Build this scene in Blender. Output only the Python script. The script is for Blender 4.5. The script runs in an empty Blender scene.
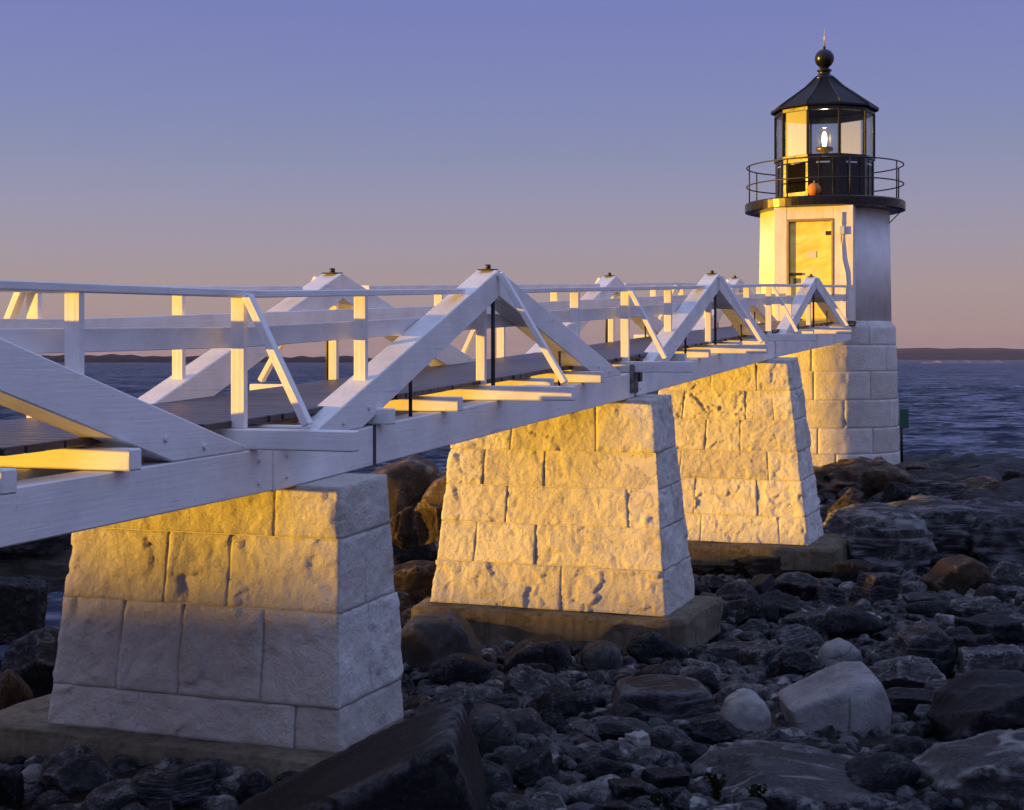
import bpy, bmesh, math, random
import numpy as np
from mathutils import Vector, Matrix, noise, Euler

random.seed(7)
rng = np.random.default_rng(7)
R = math.radians
scene = bpy.context.scene
C = scene.collection

# ------------------------------------------------------------------ camera
CZ = 4.0                      # eye height above the sea
F = 1480.0                    # focal length in pixels of the 1024 px wide picture
W, HGT = 1024, 810
HORIZON = 358.0
cam_d = bpy.data.cameras.new('camera')
cam_d.sensor_width = 36.0
cam_d.lens = F / W * 36.0
cam_d.shift_y = -(HGT / 2 - HORIZON) / W
cam_d.clip_start = 0.1
cam_d.clip_end = 20000
cam = bpy.data.objects.new('camera', cam_d)
C.objects.link(cam)
cam.location = (0, 0, CZ)
cam.rotation_euler = (math.pi / 2, 0, 0)
scene.camera = cam

# ------------------------------------------------------------------ sky and sun
SUN_EL = R(0.4)
SUN_H = Vector((-0.995, -0.10))           # horizontal direction towards the sun
SUN_H.normalize()
SUN = Vector((SUN_H.x * math.cos(SUN_EL), SUN_H.y * math.cos(SUN_EL), math.sin(SUN_EL)))
world = bpy.data.worlds.new('World')
scene.world = world
world.use_nodes = True
wn = world.node_tree
for n in list(wn.nodes):
    wn.nodes.remove(n)
w_out = wn.nodes.new('ShaderNodeOutputWorld')
sky = wn.nodes.new('ShaderNodeTexSky')
sky.sky_type = 'NISHITA'
sky.sun_disc = False
sky.sun_elevation = SUN_EL
sky.sun_rotation = math.atan2(SUN_H.x, SUN_H.y)
sky.air_density = 1.0
sky.dust_density = 1.2
sky.ozone_density = 3.0
bg_sky = wn.nodes.new('ShaderNodeBackground')
bg_sky.inputs['Strength'].default_value = 0.05
wn.links.new(sky.outputs[0], bg_sky.inputs[0])
# dusk colours by height above the horizon (same all the way round)
tc = wn.nodes.new('ShaderNodeTexCoord')
sep = wn.nodes.new('ShaderNodeSeparateXYZ')
wn.links.new(tc.outputs['Generated'], sep.inputs[0])
ramp = wn.nodes.new('ShaderNodeValToRGB')
wn.links.new(sep.outputs['Z'], ramp.inputs[0])


def lin(r, g, b):
    def f(c):
        c /= 255.0
        return c / 12.92 if c <= 0.04045 else ((c + 0.055) / 1.055) ** 2.4
    return (f(r), f(g), f(b), 1.0)


def fill_ramp(node, stops_):
    cr_ = node.color_ramp
    while len(cr_.elements) < len(stops_):
        cr_.elements.new(0.5)
    for e_, (p_, c_) in zip(cr_.elements, stops_):
        e_.position = p_
        e_.color = lin(*c_)


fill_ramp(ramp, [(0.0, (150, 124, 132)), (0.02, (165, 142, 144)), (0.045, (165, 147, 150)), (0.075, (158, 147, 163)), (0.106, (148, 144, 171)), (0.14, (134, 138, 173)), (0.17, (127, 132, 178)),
                 (0.228, (118, 122, 180)), (0.4, (152, 164, 238)), (0.7, (182, 200, 255)), (1.0, (188, 206, 255))])  # upper stops, above the view, brightened to add fill on shaded faces
ramp_w = wn.nodes.new('ShaderNodeValToRGB')       # the side of the sky where the sun goes down
wn.links.new(sep.outputs['Z'], ramp_w.inputs[0])
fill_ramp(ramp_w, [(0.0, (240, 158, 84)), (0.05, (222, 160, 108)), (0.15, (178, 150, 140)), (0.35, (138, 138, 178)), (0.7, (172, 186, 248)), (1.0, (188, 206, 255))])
dotn = wn.nodes.new('ShaderNodeVectorMath')
dotn.operation = 'DOT_PRODUCT'
dotn.inputs[1].default_value = (SUN_H.x, SUN_H.y, 0)
wn.links.new(tc.outputs['Generated'], dotn.inputs[0])
rng_n = wn.nodes.new('ShaderNodeMapRange')
rng_n.interpolation_type = 'SMOOTHSTEP'
rng_n.inputs['From Min'].default_value = 0.25
rng_n.inputs['From Max'].default_value = 0.95
wn.links.new(dotn.outputs['Value'], rng_n.inputs['Value'])
skymix = wn.nodes.new('ShaderNodeMix')
skymix.data_type = 'RGBA'
wn.links.new(rng_n.outputs[0], skymix.inputs[0])
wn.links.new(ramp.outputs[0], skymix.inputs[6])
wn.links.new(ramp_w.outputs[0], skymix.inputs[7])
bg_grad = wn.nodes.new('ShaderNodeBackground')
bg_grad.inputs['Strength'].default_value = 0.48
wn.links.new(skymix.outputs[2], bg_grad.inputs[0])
addsh = wn.nodes.new('ShaderNodeAddShader')
wn.links.new(bg_sky.outputs[0], addsh.inputs[0])
wn.links.new(bg_grad.outputs[0], addsh.inputs[1])
wn.links.new(addsh.outputs[0], w_out.inputs['Surface'])

sun_d = bpy.data.lights.new('sun', 'SUN')
sun_d.energy = 4.5
sun_d.angle = R(0.55)
sun_d.color = (1.0, 0.525, 0.04)
sun = bpy.data.objects.new('sun', sun_d)
C.objects.link(sun)
sun.rotation_euler = (-SUN).to_track_quat('-Z', 'Y').to_euler()
sun.location = SUN * 60 + Vector((0, 0, 10))

vs = scene.view_settings
vs.view_transform = 'Standard'
vs.look = 'None'
vs.exposure = 1.0
vs.gamma = 1.0
vs.use_curve_mapping = False
scene.render.engine = 'CYCLES'
scene.cycles.use_denoising = True
scene.cycles.max_bounces = 6
scene.cycles.transparent_max_bounces = 12
scene.cycles.volume_bounces = 0
scene.cycles.sample_clamp_indirect = 6.0

# ------------------------------------------------------------------ materials


class Mat:
    def __init__(self, name, rough=0.6, spec=0.4):
        self.m = bpy.data.materials.new(name)
        self.m.use_nodes = True
        self.t = self.m.node_tree
        self.b = self.t.nodes['Principled BSDF']
        self.b.inputs['Roughness'].default_value = rough
        self.b.inputs['Specular IOR Level'].default_value = spec
        self.tc = self.t.nodes.new('ShaderNodeTexCoord')

    def mapped(self, scale=(1, 1, 1), coord='Object', loc=(0, 0, 0), rot=(0, 0, 0)):
        mp = self.t.nodes.new('ShaderNodeMapping')
        mp.inputs['Scale'].default_value = scale
        mp.inputs['Location'].default_value = loc
        mp.inputs['Rotation'].default_value = rot
        self.t.links.new(self.tc.outputs[coord], mp.inputs[0])
        return mp.outputs[0]

    def noise(self, vec, scale, detail=6, rough=0.6, dist=0.0):
        n = self.t.nodes.new('ShaderNodeTexNoise')
        n.inputs['Scale'].default_value = scale
        n.inputs['Detail'].default_value = detail
        n.inputs['Roughness'].default_value = rough
        n.inputs['Distortion'].default_value = dist
        self.t.links.new(vec, n.inputs['Vector'])
        return n.outputs['Fac']

    def voronoi(self, vec, scale, feature='F1', out='Distance'):
        n = self.t.nodes.new('ShaderNodeTexVoronoi')
        n.feature = feature
        n.inputs['Scale'].default_value = scale
        self.t.links.new(vec, n.inputs['Vector'])
        return n.outputs[out]

    def ramp(self, fac, stops):
        r = self.t.nodes.new('ShaderNodeValToRGB')
        while len(r.color_ramp.elements) < len(stops):
            r.color_ramp.elements.new(0.5)
        for e, (p, c) in zip(r.color_ramp.elements, stops):
            e.position = p
            e.color = (c[0], c[1], c[2], 1) if len(c) >= 3 else (c[0], c[0], c[0], 1)
        self.t.links.new(fac, r.inputs[0])
        return r.outputs[0]

    def mix(self, fac, a, b, mode='MIX'):
        m = self.t.nodes.new('ShaderNodeMix')
        m.data_type = 'RGBA'
        m.blend_type = mode
        for s, v in ((0, fac), (6, a), (7, b)):
            if isinstance(v, (int, float)):
                m.inputs[s].default_value = v
            elif isinstance(v, tuple):
                m.inputs[s].default_value = (v[0], v[1], v[2], 1)
            else:
                self.t.links.new(v, m.inputs[s])
        return m.outputs[2]

    def math(self, op, a, b=0.0):
        m = self.t.nodes.new('ShaderNodeMath')
        m.operation = op
        for i, v in enumerate((a, b)):
            if isinstance(v, (int, float)):
                m.inputs[i].default_value = v
            else:
                self.t.links.new(v, m.inputs[i])
        return m.outputs[0]

    def rand(self):
        n = self.t.nodes.new('ShaderNodeObjectInfo')
        return n.outputs['Random']

    def color(self, c):
        if isinstance(c, tuple):
            self.b.inputs['Base Color'].default_value = (c[0], c[1], c[2], 1)
        else:
            self.t.links.new(c, self.b.inputs['Base Color'])

    def roughness(self, f):
        self.t.links.new(f, self.b.inputs['Roughness'])

    def bump(self, h, dist=0.01, strength=1.0):
        n = self.t.nodes.new('ShaderNodeBump')
        n.inputs['Distance'].default_value = dist
        n.inputs['Strength'].default_value = strength
        self.t.links.new(h, n.inputs['Height'])
        old = self.b.inputs['Normal'].links
        if old:
            self.t.links.new(old[0].from_socket, n.inputs['Normal'])
        self.t.links.new(n.outputs[0], self.b.inputs['Normal'])


def mat_white_wood():
    m = Mat('white_painted_wood', 0.5, 0.35)
    g = m.noise(m.mapped((1.2, 26, 26)), 1.6, 8, 0.65)
    big = m.noise(m.mapped((1, 1, 1)), 2.2, 5, 0.6)
    c = m.ramp(big, [(0.3, (0.66, 0.65, 0.64)), (0.55, (0.80, 0.795, 0.78)), (1, (0.84, 0.835, 0.82))])
    dirt = m.ramp(m.noise(m.mapped((2, 14, 14)), 2.0, 8, 0.7), [(0.60, (0,)), (0.78, (0.55,))])
    c = m.mix(dirt, c, (0.42, 0.38, 0.33))
    spots = m.ramp(m.noise(m.mapped((6, 9, 9), loc=(4, 1, 2)), 5.0, 3, 0.5), [(0.70, (0,)), (0.78, (0.6,))])
    c = m.mix(spots, c, (0.30, 0.26, 0.22))
    crk = m.ramp(m.noise(m.mapped((0.9, 40, 40), loc=(2, 5, 1)), 1.3, 5, 0.6), [(0.66, (0,)), (0.70, (0.8,))])
    crm = m.ramp(m.noise(m.mapped((1, 1, 1), loc=(8, 3, 2)), 1.7, 3), [(0.5, (0,)), (0.6, (1,))])
    c = m.mix(m.math('MULTIPLY', crk, crm), c, (0.20, 0.17, 0.14))
    rust = m.ramp(m.noise(m.mapped((3, 3, 1.2), loc=(1, 9, 4)), 1.9, 5, 0.6), [(0.66, (0,)), (0.80, (0.4,))])
    c = m.mix(rust, c, (0.45, 0.30, 0.18))
    tint = m.ramp(m.rand(), [(0, (0.92, 0.92, 0.92)), (1, (1.0, 1.0, 1.0))])
    c = m.mix(1.0, c, tint, 'MULTIPLY')
    m.color(c)
    m.bump(g, 0.006, 0.55)
    return m.m


def mat_pier_paint():
    m = Mat('white_painted_granite', 0.72, 0.25)
    v = m.mapped((1, 1, 1))
    n1 = m.noise(v, 3.0, 8, 0.65)
    n2 = m.noise(v, 38.0, 6, 0.7)
    c = m.ramp(n1, [(0.28, (0.66, 0.61, 0.53)), (0.5, (0.80, 0.77, 0.71)), (0.75, (0.85, 0.83, 0.78))])
    chips = m.ramp(m.noise(m.mapped((1, 1, 1.6), loc=(3, 7, 1)), 7.0, 8, 0.75), [(0.66, (0,)), (0.74, (0.45,))])
    c = m.mix(chips, c, (0.56, 0.49, 0.39))
    worn = m.ramp(m.noise(m.mapped((1, 1, 1), loc=(9, 2, 5)), 22.0, 4, 0.6), [(0.70, (0,)), (0.76, (0.7,))])
    c = m.mix(worn, c, (0.30, 0.27, 0.24))
    c = m.mix(1.0, c, m.ramp(m.rand(), [(0, (0.84, 0.82, 0.79)), (0.5, (0.98, 0.97, 0.95)), (1, (1.04, 1.04, 1.04))]), 'MULTIPLY')
    m.color(c)
    m.bump(n2, 0.028, 0.9)
    m.bump(m.noise(v, 14.0, 8, 0.72), 0.05, 0.9)
    return m.m


def mat_mortar():
    m = Mat('painted_mortar', 0.9, 0.1)
    v = m.mapped()
    m.color(m.ramp(m.noise(v, 6, 5), [(0.3, (0.55, 0.51, 0.44)), (0.7, (0.72, 0.68, 0.6))]))
    m.bump(m.noise(v, 40, 5), 0.01, 0.6)
    return m.m


def mat_concrete():
    m = Mat('weathered_concrete', 0.85, 0.2)
    v = m.mapped()
    c = m.ramp(m.noise(v, 2.5, 9, 0.7), [(0.25, (0.06, 0.048, 0.030)), (0.5, (0.15, 0.125, 0.085)), (0.8, (0.24, 0.21, 0.16))])
    streak = m.ramp(m.noise(m.mapped((7, 7, 0.6)), 2.0, 5, 0.6), [(0.45, (0,)), (0.75, (0.7,))])
    c = m.mix(streak, c, (0.045, 0.038, 0.022))
    alg = m.ramp(m.noise(m.mapped((1, 1, 2)), 5.0, 7, 0.7), [(0.52, (0,)), (0.62, (0.7,))])
    c = m.mix(alg, c, (0.05, 0.048, 0.02))
    m.color(c)
    m.bump(m.noise(v, 25, 7, 0.7), 0.02, 0.6)
    return m.m


def mat_deck():
    m = Mat('weathered_deck_wood', 0.42, 0.6)
    g = m.noise(m.mapped((22, 1.4, 22)), 2.0, 8, 0.7)
    c = m.ramp(g, [(0.3, (0.028, 0.022, 0.030)), (0.7, (0.075, 0.060, 0.070))])
    tint = m.ramp(m.rand(), [(0, (0.6, 0.6, 0.62)), (1, (1.15, 1.1, 1.1))])
    m.color(m.mix(1.0, c, tint, 'MULTIPLY'))
    m.bump(g, 0.006, 0.7)
    return m.m


def mat_iron():
    m = Mat('black_iron', 0.5, 0.5)
    v = m.mapped()
    m.color(m.ramp(m.noise(v, 20, 5), [(0.4, (0.012, 0.012, 0.014)), (0.8, (0.05, 0.03, 0.02))]))
    m.bump(m.noise(v, 90, 4), 0.003, 0.6)
    return m.m


def mat_lantern_black():
    m = Mat('black_enamel', 0.28, 0.38)
    v = m.mapped()
    m.color((0.006, 0.006, 0.010))
    m.roughness(m.ramp(m.noise(v, 4, 5), [(0.3, (0.2,)), (0.7, (0.4,))]))
    m.bump(m.noise(v, 2.5, 4), 0.02, 0.35)
    return m.m


def mat_brick():
    m = Mat('white_painted_brick', 0.55, 0.35)
    v = m.mapped()
    c = m.ramp(m.noise(v, 2.2, 7, 0.65), [(0.3, (0.68, 0.66, 0.62)), (0.6, (0.80, 0.79, 0.76))])
    stain = m.ramp(m.noise(m.mapped((5, 5, 0.5)), 1.6, 5), [(0.55, (0,)), (0.8, (0.6,))])
    c = m.mix(stain, c, (0.52, 0.44, 0.34))
    m.color(c)
    uv = m.mapped((1, 1, 1), 'UV')
    br = m.t.nodes.new('ShaderNodeTexBrick')
    br.inputs['Scale'].default_value = 1.0
    br.inputs['Brick Width'].default_value = 0.21
    br.inputs['Row Height'].default_value = 0.072
    br.inputs['Mortar Size'].default_value = 0.006
    br.inputs['Mortar Smooth'].default_value = 0.6
    m.t.links.new(uv, br.inputs['Vector'])
    inv = m.math('SUBTRACT', 1.0, br.outputs['Fac'])
    m.bump(inv, 0.004, 0.5)
    m.bump(m.noise(v, 14, 6), 0.012, 0.7)
    return m.m


def mat_door():
    m = Mat('glossy_sunset_door', 0.3, 0.6)
    c = m.ramp(m.noise(m.mapped((1.2, 1, 2.2)), 1.4, 3, 0.5), [(0.36, (0.90, 0.66, 0.10)), (0.60, (0.98, 0.84, 0.20))])  # reflected sunset glow painted into the door's base colour as yellow
    m.color(c)
    m.bump(m.noise(m.mapped((1.0, 1, 2.0)), 1.7, 2, 0.5), 0.07, 0.9)
    return m.m


def mat_plain(name, c, rough=0.5, spec=0.5, metal=0.0, bump=None):
    m = Mat(name, rough, spec)
    v = m.mapped()
    k = m.noise(v, 6, 5)
    a = tuple(x * 0.82 for x in c)
    b = tuple(min(1, x * 1.1) for x in c)
    m.color(m.ramp(k, [(0.3, a), (0.7, b)]))
    m.b.inputs['Metallic'].default_value = metal
    if bump:
        m.bump(m.noise(v, bump[0], 5), bump[1], 0.7)
    return m.m


def mat_glass():
    m = bpy.data.materials.new('lantern_glass')
    m.use_nodes = True
    t = m.node_tree
    for n in list(t.nodes):
        t.nodes.remove(n)
    o = t.nodes.new('ShaderNodeOutputMaterial')
    tr = t.nodes.new('ShaderNodeBsdfTransparent')
    tr.inputs[0].default_value = (0.86, 0.88, 0.9, 1)
    gl = t.nodes.new('ShaderNodeBsdfGlossy')
    gl.inputs['Roughness'].default_value = 0.3
    fr = t.nodes.new('ShaderNodeFresnel')
    fr.inputs['IOR'].default_value = 1.5
    mul = t.nodes.new('ShaderNodeMath')
    mul.operation = 'MULTIPLY_ADD'
    mul.inputs[1].default_value = 0.27
    mul.inputs[2].default_value = 0.0
    t.links.new(fr.outputs[0], mul.inputs[0])
    mx = t.nodes.new('ShaderNodeMixShader')
    t.links.new(mul.outputs[0], mx.inputs[0])
    t.links.new(tr.outputs[0], mx.inputs[1])
    t.links.new(gl.outputs[0], mx.inputs[2])
    t.links.new(mx.outputs[0], o.inputs[0])
    return m


def mat_emit(name, c, s):
    m = bpy.data.materials.new(name)
    m.use_nodes = True
    b = m.node_tree.nodes['Principled BSDF']
    b.inputs['Base Color'].default_value = (0.8, 0.8, 0.8, 1)
    b.inputs['Emission Color'].default_value = (c[0], c[1], c[2], 1)
    b.inputs['Emission Strength'].default_value = s
    return m


def mat_rock(name, lo, mid, hi, speck, layered=0.0, rough=0.62, lichen=0.25):
    m = Mat(name, rough, 0.16)
    v = m.mapped((1, 1, 1), 'Object')
    rv = m.t.nodes.new('ShaderNodeVectorMath')
    rv.operation = 'ADD'
    m.t.links.new(v, rv.inputs[0])
    rr = m.math('MULTIPLY', m.rand(), 37.0)
    m.t.links.new(rr, rv.inputs[1])
    v = rv.outputs[0]
    n1 = m.noise(v, 1.7, 9, 0.66, 0.4)
    c = m.ramp(n1, [(0.25, lo), (0.5, mid), (0.78, hi)])
    sp = m.ramp(m.noise(v, 30, 4, 0.7), [(0.55, (0,)), (0.72, (0.5,))])
    c = m.mix(sp, c, speck)
    li = m.ramp(m.noise(v, 4.2, 8, 0.8), [(0.58, (0,)), (0.68, (lichen,))])
    c = m.mix(li, c, tuple(min(1, x * 2.4 + 0.03) for x in mid))
    # rubbed, paler arrises
    geo = m.t.nodes.new('ShaderNodeNewGeometry')
    edge = m.ramp(geo.outputs['Pointiness'], [(0.505, (0,)), (0.56, (0.75,))])
    brk = m.ramp(m.noise(v, 9.0, 5, 0.7), [(0.42, (0,)), (0.6, (1,))])
    c = m.mix(m.math('MULTIPLY', edge, brk), c, tuple(min(0.5, x * 2.2 + 0.06) for x in hi))
    # quartz veins and barnacle specks
    vn = m.noise(m.mapped((0.5, 1.0, 1.6), rot=(0.5, 0.3, 0.4)), 0.8, 3, 0.5, 0.2)
    vein = m.ramp(m.math('ABSOLUTE', m.math('SUBTRACT', vn, 0.5)), [(0.003, (0.5,)), (0.010, (0,))])
    vein = m.math('MULTIPLY', vein, m.ramp(m.noise(v, 1.1, 4), [(0.48, (0,)), (0.6, (1,))]))
    c = m.mix(vein, c, tuple(min(0.55, x * 2.5 + 0.10) for x in hi))
    cr_l = m.voronoi(v, 1.6, 'DISTANCE_TO_EDGE')
    crk = m.ramp(cr_l, [(0.0, (0.8,)), (0.03, (0,))])
    crm = m.ramp(m.noise(v, 0.9, 3), [(0.5, (0,)), (0.58, (1,))])
    c = m.mix(m.math('MULTIPLY', crk, crm), c, tuple(x * 0.3 for x in lo))
    if layered:
        mp = m.t.nodes.new('ShaderNodeMapping')
        mp.inputs['Scale'].default_value = (0.6, 0.6, 6.0)
        mp.inputs['Rotation'].default_value = (0.25, 0.15, 0)
        m.t.links.new(v, mp.inputs[0])
        st = m.noise(mp.outputs[0], 2.0, 7, 0.65, 0.8)
        sr = m.ramp(st, [(0.5, (0,)), (0.62, (layered,))])
        c = m.mix(sr, c, tuple(min(1, x * 2.2 + 0.02) for x in hi))
        m.bump(st, 0.06, 0.7)
    tint = m.ramp(m.rand(), [(0, (0.7, 0.7, 0.74)), (0.6, (1.0, 0.99, 0.97)), (0.9, (1.35, 1.32, 1.26)), (1, (1.6, 1.56, 1.5))])
    c = m.mix(1.0, c, tint, 'MULTIPLY')
    m.color(c)
    m.bump(m.noise(v, 6.0, 9, 0.72), 0.16, 0.9)
    m.bump(m.noise(v, 40, 5, 0.7), 0.03, 0.8)
    return m.m


def mat_sea():
    m = Mat('dusk_sea_water', 0.12, 0.5)
    m.b.inputs['IOR'].default_value = 1.33
    m.b.inputs['Specular Tint'].default_value = (0.70, 0.76, 1.0, 1)
    m.color((0.004, 0.007, 0.030))
    # wave slopes as a normal, so that they hold out to the horizon
    geo = m.t.nodes.new('ShaderNodeNewGeometry')
    acc = geo.outputs['Normal']
    for sc, amt, stretch in ((0.35, 0.34, 0.55), (1.4, 0.30, 0.6), (0.06, 0.16, 0.4)):
        n = m.t.nodes.new('ShaderNodeTexNoise')
        n.inputs['Scale'].default_value = sc
        n.inputs['Detail'].default_value = 4
        m.t.links.new(m.mapped((stretch, 1, 1), rot=(0, 0, 0.25)), n.inputs['Vector'])
        sub = m.t.nodes.new('ShaderNodeVectorMath')
        sub.operation = 'SUBTRACT'
        sub.inputs[1].default_value = (0.5, 0.5, 0.5)
        m.t.links.new(n.outputs['Color'], sub.inputs[0])
        mul = m.t.nodes.new('ShaderNodeVectorMath')
        mul.operation = 'MULTIPLY'
        ab = m.t.nodes.new('ShaderNodeVectorMath')
        ab.operation = 'ABSOLUTE'
        m.t.links.new(sub.outputs[0], ab.inputs[0])
        mul.inputs[1].default_value = (amt * 1.2, -amt * 8.5, 0)
        m.t.links.new(ab.outputs[0], mul.inputs[0])
        ad = m.t.nodes.new('ShaderNodeVectorMath')
        ad.operation = 'ADD'
        m.t.links.new(acc, ad.inputs[0])
        m.t.links.new(mul.outputs[0], ad.inputs[1])
        acc = ad.outputs[0]
    nm = m.t.nodes.new('ShaderNodeVectorMath')
    nm.operation = 'NORMALIZE'
    m.t.links.new(acc, nm.inputs[0])
    m.t.links.new(nm.outputs[0], m.b.inputs['Normal'])
    return m.m


M = dict(white=mat_white_wood(), pier=mat_pier_paint(), mortar=mat_mortar(), conc=mat_concrete(), deck=mat_deck(),
         iron=mat_iron(), black=mat_lantern_black(), brick=mat_brick(), door=mat_door(), glass=mat_glass(), sea=mat_sea(),
         stonewhite=mat_pier_paint(),
         roof=mat_plain('matt_black_roof', (0.006, 0.006, 0.012), 0.5, 0.15, 0, (3, 0.02)),
         rod=mat_plain('galvanised_rod', (0.6, 0.55, 0.4), 0.35, 0.5, 0.6),
         brass=mat_plain('lamp_brass', (0.45, 0.30, 0.12), 0.35, 0.5, 0.8),
         orange=mat_plain('orange_float_paint', (0.55, 0.20, 0.03), 0.5, 0.4, 0, (12, 0.01)),
         green=mat_plain('green_sign_paint', (0.02, 0.10, 0.06), 0.5),
         pipe=mat_plain('pale_grey_pipe', (0.5, 0.52, 0.6), 0.4),
         notice=mat_plain('notice_paper', (0.7, 0.68, 0.6), 0.6),
         interior=mat_plain('lantern_white_interior', (0.75, 0.74, 0.7), 0.6),
         bulb=mat_emit('lamp_glow', (1.0, 0.66, 0.24), 9.0),
         lens=mat_emit('lens_glow', (1.0, 0.9, 0.65), 0.7),
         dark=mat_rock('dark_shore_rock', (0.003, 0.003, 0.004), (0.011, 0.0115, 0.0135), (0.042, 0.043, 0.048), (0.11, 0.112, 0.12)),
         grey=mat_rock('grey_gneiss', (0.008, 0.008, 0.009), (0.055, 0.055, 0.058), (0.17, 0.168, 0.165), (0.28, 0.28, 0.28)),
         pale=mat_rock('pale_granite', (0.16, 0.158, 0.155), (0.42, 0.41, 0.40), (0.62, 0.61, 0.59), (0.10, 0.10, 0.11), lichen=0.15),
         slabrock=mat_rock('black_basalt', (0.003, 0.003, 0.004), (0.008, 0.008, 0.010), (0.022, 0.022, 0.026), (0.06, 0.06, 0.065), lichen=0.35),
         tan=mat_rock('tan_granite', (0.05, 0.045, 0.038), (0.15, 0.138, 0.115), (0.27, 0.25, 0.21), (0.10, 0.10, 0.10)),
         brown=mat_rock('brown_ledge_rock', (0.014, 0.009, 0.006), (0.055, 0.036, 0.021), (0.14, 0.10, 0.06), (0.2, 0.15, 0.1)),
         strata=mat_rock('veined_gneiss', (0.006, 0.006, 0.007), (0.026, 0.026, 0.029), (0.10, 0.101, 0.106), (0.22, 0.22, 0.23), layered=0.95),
         )

# ------------------------------------------------------------------ helpers


def tag(o, label=None, cat=None, group=None, kind=None):
    if label:
        o['label'] = label
    if cat:
        o['category'] = cat
    if group:
        o['group'] = group
    if kind:
        o['kind'] = kind
    return o


def empty(name, loc, label=None, cat=None, group=None):
    o = bpy.data.objects.new(name, None)
    o.empty_display_size = 0.3
    C.objects.link(o)
    o.location = loc
    return tag(o, label, cat, group)


def link(name, me, mat, parent=None, mw=None):
    """place a mesh with world matrix mw under parent (parents are unrotated, unscaled)"""
    o = bpy.data.objects.new(name, me)
    if mat is not None and len(me.materials) == 0:
        me.materials.append(mat)
    C.objects.link(o)
    mw = mw or Matrix.Identity(4)
    if parent is not None:
        off = Vector((0, 0, 0))
        p = parent
        chain = []
        while p is not None:
            chain.append(p)
            p = p.parent
        pm = Matrix.Identity(4)
        for q in reversed(chain):
            pm = pm @ q.matrix_basis
        o.parent = parent
        o.matrix_basis = pm.inverted() @ mw
    else:
        o.matrix_basis = mw
    return o


def bm_mesh(name, bm, smooth=False):
    me = bpy.data.meshes.new(name)
    bmesh.ops.recalc_face_normals(bm, faces=bm.faces)
    bm.to_mesh(me)
    bm.free()
    if smooth:
        me.polygons.foreach_set('use_smooth', [True] * len(me.polygons))
    return me


_box_cache = {}


def box_mesh(sx, sy, sz, bev=0.008):
    k = (round(sx, 4), round(sy, 4), round(sz, 4), bev)
    if k not in _box_cache:
        bm = bmesh.new()
        bmesh.ops.create_cube(bm, size=1.0)
        bmesh.ops.scale(bm, vec=(sx, sy, sz), verts=bm.verts)
        if bev:
            bmesh.ops.bevel(bm, geom=bm.edges[:], offset=min(bev, 0.3 * min(sx, sy, sz)), segments=1, affect='EDGES')
        _box_cache[k] = bm_mesh('box', bm)
    return _box_cache[k]


def frame(xa, za):
    """rotation whose x axis is xa and whose z axis is close to za"""
    x = Vector(xa).normalized()
    y = Vector(za).cross(x).normalized()
    z = x.cross(y)
    return Matrix((x, y, z)).transposed()


def beam(name, p0, p1, w, h, mat, parent, up=(0, 0, 1), bev=0.008):
    p0, p1 = Vector(p0), Vector(p1)
    L_ = (p1 - p0).length
    me = box_mesh(L_, w, h, bev)
    rot = frame(p1 - p0, up).to_4x4()
    return link(name, me, mat, parent, Matrix.Translation((p0 + p1) / 2) @ rot)


def cyl_mesh(r0, r1, h, n=12, smooth=True, z0=0.0):
    bm = bmesh.new()
    bmesh.ops.create_cone(bm, cap_ends=True, segments=n, radius1=r0, radius2=r1, depth=h,
                          matrix=Matrix.Translation((0, 0, z0 + h / 2)))
    me = bm_mesh('cyl', bm)
    if smooth:
        for p in me.polygons:
            p.use_smooth = len(p.vertices) == 4
    return me


def rodpart(name, p0, p1, r, mat, parent, n=10):
    p0, p1 = Vector(p0), Vector(p1)
    me = cyl_mesh(r, r, (p1 - p0).length, n)
    q = (p1 - p0).to_track_quat('Z', 'Y').to_matrix().to_4x4()
    return link(name, me, mat, parent, Matrix.Translation(p0) @ q)


def lathe_mesh(prof, n=24, smooth=True, arc=None):
    bm = bmesh.new()
    rings = []
    for r, z in prof:
        rings.append([bm.verts.new((r * math.cos(2 * math.pi * k / n), r * math.sin(2 * math.pi * k / n), z)) for k in range(n)])
    for a, b in zip(rings[:-1], rings[1:]):
        for k in range(n):
            bm.faces.new((a[k], a[(k + 1) % n], b[(k + 1) % n], b[k]))
    bm.faces.new(rings[0][::-1])
    bm.faces.new(rings[-1])
    bmesh.ops.remove_doubles(bm, verts=bm.verts, dist=1e-5)
    return bm_mesh('lathe', bm, smooth)


def torus_mesh(Rm, r, n=64, k=8):
    bm = bmesh.new()
    vs_ = []
    for i in range(n):
        a = 2 * math.pi * i / n
        vs_.append([bm.verts.new(((Rm + r * math.cos(2 * math.pi * j / k)) * math.cos(a),
                                  (Rm + r * math.cos(2 * math.pi * j / k)) * math.sin(a),
                                  r * math.sin(2 * math.pi * j / k))) for j in range(k)])
    for i in range(n):
        for j in range(k):
            bm.faces.new((vs_[i][j], vs_[(i + 1) % n][j], vs_[(i + 1) % n][(j + 1) % k], vs_[i][(j + 1) % k]))
    return bm_mesh('torus', bm, True)


def tube_mesh(pts, r, k=8):
    bm = bmesh.new()
    pts = [Vector(p) for p in pts]
    rings = []
    for i, p in enumerate(pts):
        d = (pts[min(i + 1, len(pts) - 1)] - pts[max(i - 1, 0)]).normalized()
        q = d.to_track_quat('Z', 'Y').to_matrix()
        rings.append([bm.verts.new(p + q @ Vector((r * math.cos(2 * math.pi * j / k), r * math.sin(2 * math.pi * j / k), 0))) for j in range(k)])
    for a, b in zip(rings[:-1], rings[1:]):
        for j in range(k):
            bm.faces.new((a[j], a[(j + 1) % k], b[(j + 1) % k], b[j]))
    bm.faces.new(rings[0][::-1])
    bm.faces.new(rings[-1])
    return bm_mesh('tube', bm, True)


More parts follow.
